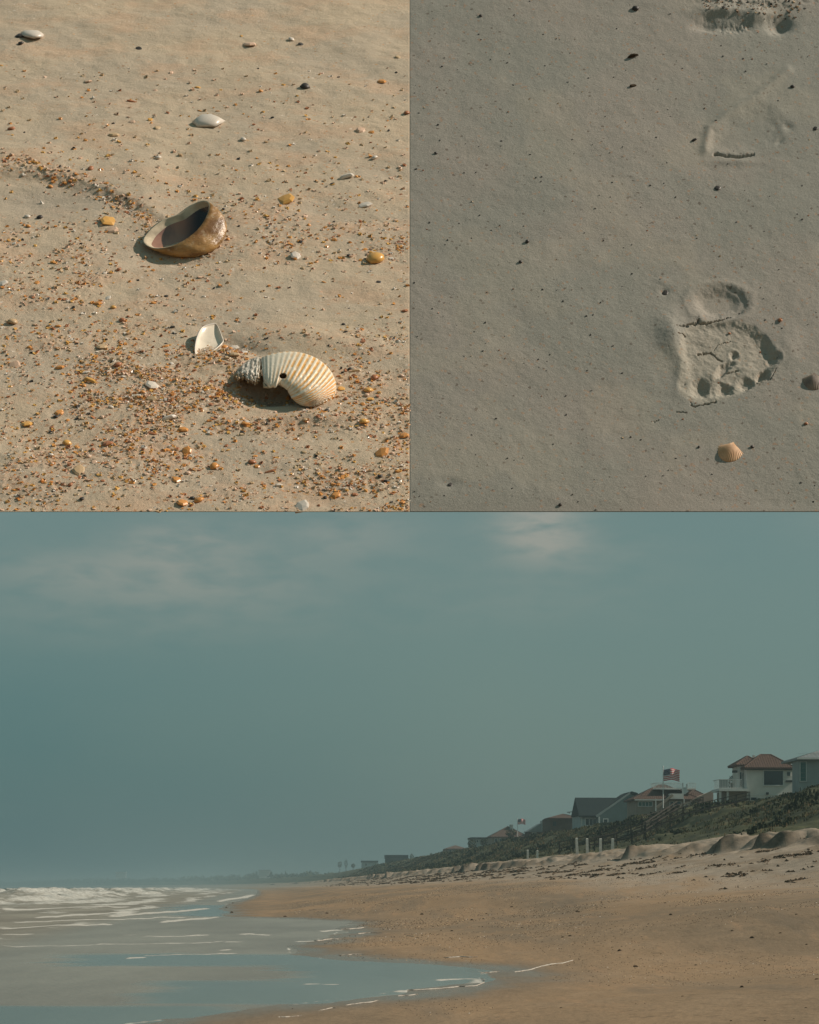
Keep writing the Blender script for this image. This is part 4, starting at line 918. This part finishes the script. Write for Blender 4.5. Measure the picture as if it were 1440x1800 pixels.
build_bed(BL, 'shelly_sand_bed', left_h, -.44, 0, 1.0, 640, 900, M['sandL'], .03,
          dict(hash=lambda px, py, u, v: hash_density(px, py), wet=lambda px, py, u, v: np.clip(gauss(px, py, 80, 350, 150, 30)+.9*gauss(px, py, 470, 690, 90, 22)+.6*gauss(px, py, 430, 612, 70, 16, .3), 0, 1)), .10)
fa, fb = BR.loc(1150, 745), BR.loc(1392, 485)
build_bed(BR, 'packed_sand_bed', right_h, 0, .72, 1.05, 520, 600, M['sandR'], .05,
          dict(dry=lambda px, py, u, v: np.clip(inside_soft(px, py, FOOT_OUT, 8)+.5*gauss(px, py, 1250, 520, 45, 30)+.6*sstep(.55, .7, fbm(px/120., py/90., 360, 3))+.5*gauss(px, py, 1260, 240, 50, 30), 0, 1)), .07, focus=(fa.x, fb.x+.02, fa.y, fb.y, 400, 460))
def hL(p): return float(left_h(np.array([p.x]), np.array([p.y]))[0])
def hR(p): return float(right_h(np.array([p.x]), np.array([p.y]))[0])

# ------------------------------------------------------------------ the broken ribbed shell
def cr(pts, t):                                                     # Catmull-Rom through pts, t in 0..1 (arrays)
    P = np.array(pts, float); n = len(P)-1; x = np.clip(t, 0, 1)*n; i = np.minimum(x.astype(int), n-1); f = (x-i)[..., None]
    g = lambda k: P[np.clip(i+k, 0, n)]
    return .5*((2*g(0))+(-g(-1)+g(1))*f+(2*g(-1)-5*g(0)+4*g(1)-g(2))*f**2+(-g(-1)+3*g(0)-3*g(1)+g(2))*f**3)
def shell_sheet(name, bed, V3, mats, parent, thick, attrs, hole=None, flip=False):
    """V3 (na,nb,3) bed coordinates -> thin double walled shell"""
    na, nb = V3.shape[:2]; du = np.gradient(V3, axis=0); dv = np.gradient(V3, axis=1); Nn = np.cross(du, dv); Nn /= np.linalg.norm(Nn, axis=-1)[..., None]+1e-12
    if flip: Nn = -Nn
    outer = V3.reshape(-1, 3); inner = (V3-Nn*thick).reshape(-1, 3); F = grid_faces(na, nb)
    keep = np.ones(len(F), bool)
    if hole is not None: keep = ~hole
    Fk = F[keep]; n = len(outer); Fi = Fk[:, ::-1]+n
    e = {}
    for f in Fk:
        for a, b in zip(f, np.roll(f, -1)): e[(a, b)] = 1
    rim = np.array([(b, a, a+n, b+n) for (a, b) in e if (b, a) not in e])
    Fa = np.concatenate([Fk, Fi, rim]); mi = np.concatenate([np.zeros(len(Fk)), np.full(len(Fi), 1), np.full(len(rim), 2)]).astype(int)
    A = {k: np.concatenate([a.ravel(), a.ravel()]) for k, a in attrs.items()}
    o = npmesh(name, np.concatenate([outer, inner]), Fa, mats, parent, midx=mi, attrs=A); return o
def bedpts(bed, PX, W_):
    """photo coordinates + height above the bed -> bed coordinates (arrays)"""
    Rx = (PX[..., 0]-720)/FOC; Rz = (HY-PX[..., 1])/FOC; N_ = bed.N; C = Vector((0, 0, EYE))-bed.P0; nc = N_.dot(C)
    k = (W_-nc)/(N_.y+N_.z*Rz); x = k*Rx; y = k+C.y; z = k*Rz+C.z; return np.stack([x, y*bed.V.y+z*bed.V.z, W_+0*x], -1)
def broken_cockle():
    # back edge (seen against the sand) and open edge, from the beak at the left round to the tip
    back = [(459, 629), (472, 624.5), (495, 620.5), (518, 620.5), (540, 625), (560, 634), (576, 647), (587, 663), (590.5, 680), (584, 695), (570, 705), (555, 711.5)]
    front = [(464, 674), (472, 681), (482, 682), (492, 678.5), (503, 684), (508, 692), (513, 700), (519, 706), (526, 711), (530, 713), (536, 714.5), (545, 713.5)]
    root = empty('broken_cockle_shell', (0, 0, 0), 0, 'large cream ribbed shell, broken, with orange bands and a round hole', 'seashell')
    na, nb = 420, 104; a = np.linspace(0, 1, na)[:, None]; b = np.linspace(0, 1, nb)[None, :]; A, B = np.broadcast_arrays(a, b)
    T = cr(back, A); I = cr(front, A); jag = (vnoise(A*30, A*0, 5)-.5)*3*(A < .55); I = I+np.stack([jag*.3, jag], -1)
    bb = np.sin(B*math.pi/2)**1.0*.55+B*.45; P = T+(I-T)*bb[..., None]
    bow = np.stack([14*np.sin(math.pi*B)*sstep(.30, .55, A)*(1-sstep(.62, .85, A)), 3*np.sin(math.pi*B)*sstep(.35, .6, A)*(1-sstep(.62, .85, A))], -1); P = P+bow*.7
    wT = cr([(.011,), (.016,), (.020,), (.022,), (.022,), (.020,), (.017,), (.013,), (.008,), (.005,), (.003,), (.002,)], A)[..., 0]
    wI = cr([(.010,), (.011,), (.012,), (.012,), (.011,), (.009,), (.006,), (.0035,), (.002,), (.001,), (.0005,), (.0,)], A)[..., 0]
    Wd = wT*(1-B)+wI*B+.0045*np.sin(math.pi*B)**.8*(1-.6*sstep(.7, 1, A))
    nr = 25; ph = A*nr; tri = np.cos(2*math.pi*ph); fade = 1-.93*sstep(.38, .80, B)*sstep(.08, .30, A)*(1-.55*sstep(.72, .95, A)); nodes = .5+.5*np.cos(2*math.pi*B*9)
    Wd = Wd+.00034*tri*fade*(.45+.55*sstep(.15, .5, A))*(.75+.5*nodes)*(1-.5*sstep(.9, 1, A))
    Wd = Wd*.66; V3 = bedpts(BL, P, Wd)
    # the far side of the dome goes down behind to the sand
    nh = 16; s = np.linspace(1, 0, nh+1)[:-1]; base = V3[:, :1, :]; add = np.repeat(base, nh, 1); ss = s[None, :]
    add[..., 1] += .014*ss*(base[..., 2]/.014); add[..., 2] = base[..., 2]*np.sqrt(np.clip(1-ss**2, 0, 1))-.002*ss
    V3 = np.concatenate([add, V3], 1); Z = np.zeros((na, nh)); P2 = np.concatenate([np.repeat(P[:, :1], nh, 1), P], 1)
    rib = np.concatenate([np.repeat((.5-.5*tri)[:, :1], nh, 1), .5-.5*tri], 1); tint = np.concatenate([Z+.9, (1-.85*sstep(.45, .9, B)*sstep(.6, .3, A)-.25*sstep(.75, 1, B))*sstep(.15, .4, A+.2*B)], 1); tint = np.clip(tint, 0, 1)
    chalk = np.clip(np.concatenate([Z, .55*sstep(.12, 0, A)+0*B], 1), 0, 1)
    cen = (P2[:-1, :-1]+P2[1:, 1:])/2; hole = (np.hypot((cen[..., 0]-497.5)/6.6, (cen[..., 1]-660.5)/5.4) < 1)
    nA, nB = V3.shape[:2]; hole[:, :nh] = False
    chalk = np.maximum(chalk, .25*np.exp(-(np.hypot(P2[..., 0]-497, P2[..., 1]-660)/9)**4))
    o = shell_sheet('ribbed_valve', BL, V3, [M['ribbed'], M['cream'], M['rim']], root, .0010, dict(rib=rib, tint=tint, chalk=chalk), hole.ravel(), flip=True); o.matrix_world = BL.mat
    # weathered, crumbled beak
    back = [(413, 662), (418, 652), (428, 642), (440, 634.5), (450, 630.5), (457, 631), (458, 640)]
    front = [(413, 664), (420, 669.5), (428, 667), (436, 672.5), (446, 674), (452, 673), (456, 664)]
    na, nb = 120, 44; a = np.linspace(0, 1, na)[:, None]; b = np.linspace(0, 1, nb)[None, :]; A, B = np.broadcast_arrays(a, b); T = cr(back, A); I = cr(front, A)
    jag = (vnoise(A*22, A*0, 9)-.5)*5; I = I+np.stack([jag*.2, jag], -1)*np.sin(math.pi*A)[..., None]; P = T+(I-T)*(np.sin(B*math.pi/2)*.5+B*.5)[..., None]
    Wd = (.004+.009*A)*(1-B)+(.004+.006*A)*B+.007*np.sin(math.pi*B)*np.sin(math.pi*np.clip(A*.9+.08, 0, 1))**.6
    Wd = Wd+.0004*np.cos(2*math.pi*A*7)*(1-.4*B)+.0040*(fbm(A*16, B*12, 77, 4)-.5); Wd = Wd*.62; V3 = bedpts(BL, P, Wd)
    nh = 10; s = np.linspace(1, 0, nh+1)[:-1]; base = V3[:, :1, :]; add = np.repeat(base, nh, 1); ss = s[None, :]; add[..., 1] += .012*ss; add[..., 2] = base[..., 2]*np.sqrt(np.clip(1-ss**2, 0, 1))-.002*ss
    V3 = np.concatenate([add, V3], 1); one = np.ones(V3.shape[:2])
    o = shell_sheet('worn_beak', BL, V3, [M['ribbed'], M['tan'], M['rim']], root, .0012, dict(rib=one*.2, tint=one*.2, chalk=one*np.clip(1-.4*sstep(.5, 1, np.linspace(0, 1, na))[:, None], 0, 1)), flip=True); o.matrix_world = BL.mat
    # stub of broken hinge and the dark notch's tooth
    for pts, w0 in (([(462, 672), (468, 668), (476, 676), (473, 683), (463, 682)], .0115), ([(457, 650), (463, 645), (468, 652), (465, 662), (459, 661)], .0135)):
        P = np.array(pts, float); c = P.mean(0); rings = []
        for r, dz in ((1, -.0045), (1, -.001), (.75, .0012), (.3, .002)): rings.append(bedpts(BL, c+(P-c)*r, np.full(len(P), w0*.6+dz*.7)))
        n = len(P); V = np.concatenate(rings); F = [(k*n+i, k*n+(i+1) % n, (k+1)*n+(i+1) % n, (k+1)*n+i) for k in range(3) for i in range(n)]
        q = npmesh('hinge_tooth', V, F, [M['rim'] if w0 < .012 else M['pink']], root); q.matrix_world = BL.mat
broken_cockle()
def bowl(name, bed, rim_pts, rim_w, apex, apex_w, label, mats, depth_pow=.5, thick=.0016, n=72, rings=16, bend=None, bumps=.0):
    """open cupped valve: closed rim curve, walls closing to the apex behind and below"""
    t = np.linspace(0, 1, n, endpoint=False); m = len(rim_pts); R = np.array(rim_pts, float); x = t*m; i = x.astype(int); f = (x-i)[:, None]; g = lambda A, k: A[(i+k) % m]
    sp = lambda A: .5*((2*g(A, 0))+(-g(A, -1)+g(A, 1))*f+(2*g(A, -1)-5*g(A, 0)+4*g(A, 1)-g(A, 2))*f**2+(-g(A, -1)+3*g(A, 0)-3*g(A, 1)+g(A, 2))*f**3)
    P = sp(R); W_ = sp(np.array(rim_w, float)[:, None])[:, 0]; rimV = bedpts(bed, P, W_); ap = bedpts(bed, np.array([apex], float), np.array([apex_w]))[0]
    c = rimV.mean(0); out = []
    for k in range(rings+1):
        s = k/rings; sc = math.cos(s*math.pi/2)**.75 if k < rings else 0.02; q = math.sin(s*math.pi/2)
        ring = c+(ap-c)*q+(rimV-c)*sc
        if bumps: ring = ring+(ring-(c+(ap-c)*q))*(bumps*math.sin(s*38)+bumps*.8*np.cos(t*2*math.pi*14)[:, None]*(s > .05))
        out.append(ring)
    out = np.array(out); cc = c+(ap-c)*.5; inner = out-(out-cc)/np.linalg.norm(out-cc, axis=-1)[..., None]*thick
    nR = rings+1; V = np.concatenate([out.reshape(-1, 3), inner.reshape(-1, 3)]); F = []; mi = []
    for k in range(nR-1):
        for a in range(n):
            b = (a+1) % n; F.append((k*n+a, (k+1)*n+a, (k+1)*n+b, k*n+b)); mi.append(0)
            q = nR*n; F.append((q+k*n+a, q+k*n+b, q+(k+1)*n+b, q+(k+1)*n+a)); mi.append(1 if k > 1 else 2)
    q = nR*n
    for a in range(n): b = (a+1) % n; F.append((a, b, q+b, q+a)); mi.append(2)
    st = (V[:, 0]-V[:, 0].min())/(V[:, 0].max()-V[:, 0].min()); st = st*sstep(.96, .80, st)*1.05-.05  # inside colour darkens towards the right, then clears again at the far edge
    o = npmesh(name, V, F, mats, midx=mi, attrs=dict(dark_right=st)); o.matrix_world = bed.mat; return tag(o, label, 'seashell')
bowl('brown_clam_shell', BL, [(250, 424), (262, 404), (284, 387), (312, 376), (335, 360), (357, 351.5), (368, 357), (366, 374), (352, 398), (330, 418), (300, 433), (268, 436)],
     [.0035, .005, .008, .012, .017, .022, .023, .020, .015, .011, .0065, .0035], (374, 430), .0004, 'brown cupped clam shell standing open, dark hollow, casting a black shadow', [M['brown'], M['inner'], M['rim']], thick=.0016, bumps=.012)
bowl('small_cream_clam_shell', BL, [(342, 612), (346, 590), (356, 574), (374, 568), (382, 571), (391, 592), (392, 601), (378, 614), (358, 624), (345, 625)],
     [.0035, .0055, .0065, .006, .005, .0025, .0015, .0008, .0008, .002], (371, 603), .0002, 'small smooth cream clam shell left of the big ribbed shell', [M['cream'], M['cream'], M['white']], thick=.0008)
def fan_shell(bed, hf, px, py, wpx, rot, mm, label, tilt=0.0):
    p = bed.loc(px, py); s = wpx/bed.ppm(py); nr, nt = 22, 110; V = []
    for i in range(nr):
        r = (i+.02)/(nr-1)
        for j in range(nt):
            th = math.radians(-68+136*j/(nt-1)); edge = 1-.10*abs(th)**2*.6; x = r*math.sin(th)*edge; y = r*math.cos(th)*edge*.86
            z = .36*math.sin(math.pi*min(1, .12+.88*r**.8))**.8*max(.0, math.cos(th*1.25))**.6+.015*math.cos(j/(nt-1)*2*math.pi*17)*r**.6
            V.append((x*s*.54, (y-.45)*s*1.0, max(z, -.01)*s*.62))
    o = npmesh('fan_shell', V, grid_faces(nr, nt), [mm]); m = o.modifiers.new('thickness', 'SOLIDIFY'); m.thickness = .0010; m.offset = -1
    p.z = hf(p)-.0005; bed.place(o, p, Matrix.Rotation(rot, 4, 'Z') @ Matrix.Rotation(tilt, 4, 'X')); return tag(o, label, 'seashell')
fan_shell(BR, hR, 1282, 797, 52, 2.75, M['fan_orange'], 'small orange ribbed fan shell below the footprint')
fan_shell(BR, hR, 1430, 674, 46, 3.05, M['fan_grey'], 'small grey brown ribbed fan shell at the right edge')

# ------------------------------------------------------------------ shell chips on the left bed
def chip_mesh(name, seed, m, style='chip'):
    rg = random.Random(seed); n = rg.choice([6, 7, 8]); asp = rg.uniform(.45, .8) if style != 'sliver' else .2; th = rg.uniform(.08, .16) if style != 'pebble' else .30
    R = [rg.uniform(.72, 1.12) for _ in range(n)]; V = []
    arch = rg.uniform(.02, .15)
    lv = ((1.0, 0.0), (1.0, .5), (.72, 1.0)) if style != 'pebble' else ((.75, 0), (1.05, .45), (.7, .95))
    for r, z in lv:
        for i in range(n): a = 2*math.pi*i/n; x = math.cos(a)*R[i]*r*.5; y = math.sin(a)*R[i]*r*.5*asp; V.append((x, y, z*th+arch*(1-4*x*x)*.6))
    V.append((0, 0, th*1.05+arch*.65)); k = len(V)-1
    F = [tuple(reversed(range(n)))]+[(q*n+i, q*n+(i+1) % n, (q+1)*n+(i+1) % n, (q+1)*n+i) for q in (0, 1) for i in range(n)]+[(2*n+i, 2*n+(i+1) % n, k) for i in range(n)]
    me = bpy.data.meshes.new(name); me.from_pydata(V, [], F); me.materials.append(m)
    me.polygons.foreach_set('use_smooth', [style == 'pebble']*len(F)); me.update(); return me
PROTO = {}
def proto(col, style='chip', k=0):
    key = (col, style, k)
    if key not in PROTO: PROTO[key] = chip_mesh('shell_chip', hash(col+style) % 1 + sum(map(ord, col+style))+k*31, M[col], style)
    return PROTO[key]
def put_chip(bed, hf, px, py, wpx, col, style, label, group, rot=0.0, k=0, name='shell_chip', cat='shell fragment', tilt=None, sz=1.0):
    p = bed.loc(px, py); s = wpx/bed.ppm(py); p.z = hf(p)-.03*s
    o = bpy.data.objects.new(name, proto(col, style, k)); link(o)
    tx, ty = tilt if tilt else (random.uniform(-.25, .25), random.uniform(-.3, .3))
    bed.place(o, p, Matrix.Rotation(rot, 4, 'Z') @ Matrix.Rotation(tx, 4, 'X') @ Matrix.Rotation(ty, 4, 'Y') @ Matrix.Diagonal((s, s*1.5, s*sz, 1)))
    return tag(o, label, cat, group)
HAND = [(172, 535, 20, 'orange', 'chip', 'rust orange chip in the upper left of the pebbly sand, beside a white chip'), (190, 525, 15, 'white', 'chip', 'white chip just above the rust orange one at mid left'), (199, 541, 12, 'amber', 'pebble', 'yellowish round bit right of the rust orange chip'),
        (102, 572, 13, 'orange', 'chip', 'little orange cone shaped chip alone on grey sand at mid left'), (46, 744, 23, 'amber', 'chip', 'bright yellow orange chip alone near the left edge'), (151, 654, 17, 'white', 'chip', 'white curled chip beside thin yellow flakes'),
        (160, 672, 30, 'amber', 'sliver', 'long thin yellow flake under the white curled chip'), (298, 740, 34, 'white', 'sliver', 'long pointed white sliver below the dense shell grit'), (117, 778, 19, 'amber', 'pebble', 'smooth tan oval bit at lower left'),
        (121, 804, 18, 'rust', 'sliver', 'dark brown oval flake at lower left'), (330, 793, 22, 'orange', 'chip', 'orange brown chip with a white glint at lower middle'), (376, 818, 20, 'orange', 'pebble', 'blocky orange piece near the bottom middle'),
        (474, 826, 27, 'rust', 'sliver', 'dark red wedge shaped flake near the bottom'), (443, 811, 16, 'rust', 'pebble', 'brown oval pebble above the dark red wedge'), (639, 744, 21, 'amber', 'pebble', 'smooth amber pebble below and right of the ribbed shell'),
        (661, 456, 38, 'amber', 'pebble', 'long smooth yellow tan pebble near the right side of the shelly sand'), (502, 354, 34, 'amber', 'chip', 'orange and cream chip right of the brown clam shell'), (610, 315, 36, 'white', 'sliver', 'white and purple sliver in the upper right of the shelly sand'),
        (364, 216, 62, 'white', 'pebble', 'large white shell piece above the brown clam shell'), (58, 65, 48, 'white', 'pebble', 'grey white shell piece with dark end in the far upper left'), (35, 66, 20, 'dark', 'chip', 'dark piece against the grey white shell at upper left'), (536, 157, 20, 'dark', 'pebble', 'dark round pebble alone in the upper middle'),
        (200, 243, 24, 'tan', 'chip', 'cream flat bit left of the large white shell piece'), (190, 390, 36, 'amber', 'chip', 'yellow orange chip left of the brown clam shell'), (197, 403, 26, 'pink', 'chip', 'pinkish chip under the yellow orange one near the clam'),
        (672, 799, 30, 'orange', 'chip', 'bright glossy orange chip at lower right'), (600, 681, 16, 'amber', 'chip', 'amber chip touching the right end of the ribbed shell'), (651, 700, 18, 'amber', 'chip', 'amber oval chip, lower of a pair right of the ribbed shell'),
        (648, 686, 18, 'amber', 'pebble', 'amber chip, upper of a pair right of the ribbed shell'), (626, 655, 22, 'tan', 'sliver', 'cream flake up and right of the ribbed shell'), (658, 666, 16, 'rust', 'pebble', 'reddish brown pebble right of the cream flake'), (604, 570, 8, 'dark', 'pebble', 'tiny black pebble alone above the ribbed shell'),
        (411, 603, 18, 'white', 'chip', 'small white hollow chip between the cream clam and the ribbed shell'), (395, 606, 14, 'orange', 'pebble', 'small orange bit beside the white hollow chip'), (428, 615, 18, 'white', 'chip', 'broken white piece just above the beak of the ribbed shell'), (412, 630, 22, 'tan', 'chip', 'pale tan bit left above the ribbed shell'),
        (268, 681, 30, 'white', 'chip', 'flat white chip at the left end of the dense shell grit'), (266, 705, 26, 'tan', 'chip', 'cream broken chip below the flat white one'), (310, 844, 18, 'orange', 'chip', 'small square orange chip at the bottom'), (180, 608, 24, 'tan', 'chip', 'tan flake with a thin stalk at centre left'),
        (6, 503, 26, 'white', 'chip', 'pinkish white piece cut by the left edge'), (22, 567, 22, 'tan', 'pebble', 'pale pebble near the left edge'), (278, 282, 14, 'white', 'pebble', 'small white dot above the brown clam shell'), (512, 70, 14, 'white', 'pebble', 'small white pebble at the top middle'),
        (440, 78, 26, 'pink', 'chip', 'blurred reddish chip at the top'), (232, 177, 24, 'rust', 'sliver', 'brown flake at upper left'), (634, 232, 22, 'pink', 'chip', 'salmon chip at upper right'), (671, 143, 18, 'orange', 'chip', 'orange bit at far upper right'), (700, 100, 12, 'tan', 'chip', 'tan bit near the upper right corner'),
        (98, 688, 0, 'tan', 'chip', ''), (26, 638, 24, 'pink', 'chip', 'pink brown rounded bit near the left edge, below the pale pebble'), (105, 645, 20, 'orange', 'chip', 'orange flake left of the white curled chip'), (208, 645, 18, 'rust', 'pebble', 'rusty round bit right of the white curled chip'), (215, 658, 18, 'rust', 'sliver', 'dark red flake under the rusty round bit'),
        (190, 782, 22, 'rust', 'chip', 'red brown chip in the lower left middle'), (105, 725, 20, 'orange', 'chip', 'orange chip with a black speck at its foot'), (269, 765, 22, 'rust', 'sliver', 'deep orange flat flake below the white sliver'), (322, 757, 22, 'orange', 'chip', 'orange chip right below the white sliver'),
        (532, 890, 34, 'white', 'chip', 'white piece at the bottom edge'), (490, 852, 20, 'white', 'sliver', 'white glossy flake near the bottom'), (140, 830, 26, 'tan', 'chip', 'grey brown flake pair at lower left'), (592, 870, 20, 'orange', 'chip', 'glossy orange bit at the bottom right'), (320, 886, 24, 'orange', 'chip', 'long orange chip at the bottom edge'), (350, 882, 20, 'orange', 'pebble', 'orange block at the bottom beside a dark bit'),
        (338, 876, 12, 'dark', 'pebble', 'dark bit between two orange pieces at the bottom'), (98, 733, 12, 'dark', 'pebble', 'black speck at the foot of an orange chip'), (712, 548, 14, 'rust', 'chip', 'red chip cut by the right edge of the shelly sand'), (712, 765, 22, 'orange', 'chip', 'red orange chip at the right edge'), (432, 745, 18, 'orange', 'chip', 'orange chip just below the shadow of the ribbed shell'),
        (70, 380, 14, 'dark', 'pebble', 'dark dot on the smooth grey runnel'), (48, 377, 14, 'white', 'pebble', 'pale dot beside the dark one on the smooth grey runnel'), (640, 360, 30, 'white', 'chip', 'white flecked piece right of the orange and cream chip'), (520, 452, 24, 'white', 'chip', 'white fleck above the wide bare sand')]
ROT = random.Random(3)
GR = 'shell chips scattered over the shelly sand'
for i, (px, py, w, c, st, lb) in enumerate(HAND):
    if w: put_chip(BL, hL, px, py, w, c, st, lb, None, ROT.uniform(-.4, .4), i % 3, sz=.62 if w > 40 else 1.0)
zone = lambda px, py: ('at the top' if py < 250 else 'in the middle' if py < 560 else 'among the dense grit' if py < 760 else 'near the bottom')
cname = dict(orange='orange', amber='yellow amber', rust='rust brown', white='white', pink='pinkish', tan='tan', dark='dark')
cols = ['orange', 'amber', 'rust', 'white', 'pink', 'tan', 'orange', 'pink', 'rust', 'orange', 'dark']
SH = []
for h_ in HAND:
    if h_[2]:
        w_ = h_[5].split(); n_ = 1
        while n_ < min(len(w_), 6) and w_[n_].strip(',') not in ('in', 'beside', 'above', 'just', 'right', 'alone', 'under', 'below', 'near', 'at', 'with', 'against', 'left', 'touching', 'cut', 'on', 'up', 'across', 'between'): n_ += 1
        SH.append((h_[0], h_[1], ' '.join(w_[:n_]).strip(',')))
SH += [(500, 665, 'big ribbed shell'), (318, 400, 'brown clam shell'), (366, 597, 'cream clam shell')]
USED = {}
def near_label(c, st, px, py):
    sp_ = {'chip': 'chip', 'pebble': 'bead', 'sliver': 'flake'}[st]
    for d, hx, hy, nm in sorted((math.hypot(hx-px, (hy-py)*1.6), hx, hy, nm) for hx, hy, nm in SH):
        side_ = ('right of' if px > hx else 'left of') if abs(px-hx) > abs(py-hy)*1.6 else ('below' if py > hy else 'above')
        for far_ in (('just ' if d < 30 else ''), 'a little way '):
            lb_ = 'small %s shell %s %s%s the %s' % (cname[c], sp_, far_, side_, nm)
            if lb_ not in USED: USED[lb_] = 1; return lb_
cnt = 0
while cnt < 235:
    px, py = ROT.uniform(2, 716), ROT.uniform(60, 897)
    d = float(hash_density(np.array([px]), np.array([py]))[0])
    if ROT.random() > d*1.1+.06 or (405 < px < 600 and 615 < py < 722) or (240 < px < 392 and 345 < py < 455) or (338 < px < 396 and 565 < py < 628): continue
    c = ROT.choice(cols); st = ROT.choice(['chip', 'chip', 'pebble', 'sliver']); w = ROT.uniform(6, 13)*(1 if py > 300 else 1.1)
    put_chip(BL, hL, px, py, w, c, st, near_label(c, st, px, py), GR, ROT.uniform(-1.2, 1.2), ROT.randint(0, 3)); cnt += 1
def grit(bed, hf, n, name, pxr, pyr, dens, size, mats, probs, label, seed):
    rg = np.random.default_rng(seed); px = rg.uniform(*pxr, n*4); py = rg.uniform(*pyr, n*4); k = rg.uniform(0, 1, n*4) < dens(px, py); px, py = px[k][:n], py[k][:n]; n = len(px)
    P = bedpts(bed, np.stack([px, py], -1), np.zeros(n)); h = hf(P[:, 0], P[:, 1]); s = (rg.uniform(size[0]**.5, size[1]**.5, n)**2)/(FOC/(bed.P0.y+P[:, 1]*bed.V.y))*.5
    an = rg.uniform(0, 3.14, n); asp = rg.uniform(.4, 1, n); V = []
    for q, (r, z) in enumerate(((1, -.1), (.85, .45))):
        for i in range(5):
            a = 2*math.pi*i/5; rr = r*rg.uniform(.65, 1.2, n); x = np.cos(a)*rr*s; y = np.sin(a)*rr*s*asp*1.5; V.append(np.stack([P[:, 0]+x*np.cos(an)-y*np.sin(an), P[:, 1]+x*np.sin(an)+y*np.cos(an), h+z*s+x*.35*rg.normal(0, 1, n)*q], -1))
    V = np.stack(V, 1).reshape(-1, 3); b = np.arange(n)[:, None]*10; fs = []
    mi = rg.choice(len(mats), n, p=probs); F4 = np.concatenate([b+np.array([i, (i+1) % 5, 5+(i+1) % 5, 5+i]) for i in range(5)]+[b+np.array([5, 6, 7, 8]), b+np.array([5, 8, 9, 9])][:1])
    F4 = np.concatenate([F4, b+np.array([8, 9, 5, 8])]) if False else F4
    ob = npmesh(name, V, F4, [M[m] for m in mats], smooth=False, midx=np.tile(mi, 6)); ob.matrix_world = bed.mat; return tag(ob, label, 'grit', kind='stuff')
grit(BL, left_h, 13000, 'shell_grit', (1, 719), (120, 899), lambda x, y: hash_density(x, y)**1.35+.025, (1.6, 9.0), ['orange', 'amber', 'rust', 'white', 'pink', 'tan', 'dark'], [.17, .13, .07, .12, .28, .20, .03], 'fine broken shell grit lying thick over the shelly sand', 31)
grit(BR, right_h, 380, 'dark_sand_specks', (722, 1439), (2, 898), lambda x, y: .5+0*x, (1.2, 4.0), ['dark', 'rust', 'tan'], [.72, .16, .12], 'tiny dark specks sprinkled over the packed grey sand', 32)
grit(BR, right_h, 110, 'reddish_crumbs', (1235, 1415), (0, 30), lambda x, y: .15+.85*fbm(x/14., y/7., 381, 2)*np.clip(1.2-y/26., 0, 1), (2, 6), ['crumb', 'tan', 'dark'], [.75, .15, .10], 'reddish brown sand crumbs along the scuffed top edge of the grey sand', 33)
RH = [(1113, 100, 22, 'weed', 'sliver', 'brown bit of bark at the top of the grey sand'), (1113, 151, 20, 'weed', 'sliver', 'thin dark flake below the brown bark bit'), (1117, 15, 14, 'dark', 'pebble', 'dark pebble at the top edge of the grey sand'), (1262, 331, 12, 'dark', 'chip', 'small black crumb below the long dark slit'),
      (1170, 513, 14, 'dark', 'chip', 'dark crumb left of the heel print'), (1372, 563, 9, 'rust', 'pebble', 'reddish bead right of the footprint'), (927, 425, 9, 'dark', 'pebble', 'black crumb in the middle of bare grey sand'), (915, 461, 8, 'dark', 'pebble', 'black crumb just under another on bare grey sand'),
      (1393, 153, 9, 'dark', 'pebble', 'dark bead near the upper right'), (1434, 226, 10, 'dark', 'chip', 'dark crumb at the right edge'), (1417, 746, 8, 'rust', 'pebble', 'brown bead right of the orange fan shell'), (1322, 786, 8, 'dark', 'pebble', 'black bead beside the orange fan shell'),
      (1221, 246, 14, 'dark', 'sliver', 'dark upright flake left of the faint footprint'), (792, 851, 10, 'dark', 'chip', 'dark crumb in the lower left of the grey sand'), (845, 28, 7, 'dark', 'pebble', 'tiny dark bead at the upper left of the grey sand'), (1229, 786, 6, 'dark', 'pebble', 'tiny bead left of the orange fan shell'), (1283, 582, 6, 'rust', 'pebble', 'tiny red speck inside the footprint'), (766, 270, 7, 'dark', 'pebble', 'tiny dark bead near the seam of the two sands'), (985, 888, 8, 'dark', 'pebble', 'dark bead at the lower edge of the grey sand')]
for i, (px, py, w, c, st, lb) in enumerate(RH): put_chip(BR, hR, px, py, w, c, st, lb, None, ROT.uniform(-.5, .5), i % 3, name='beach_crumb', cat='crumb', sz=1.2)
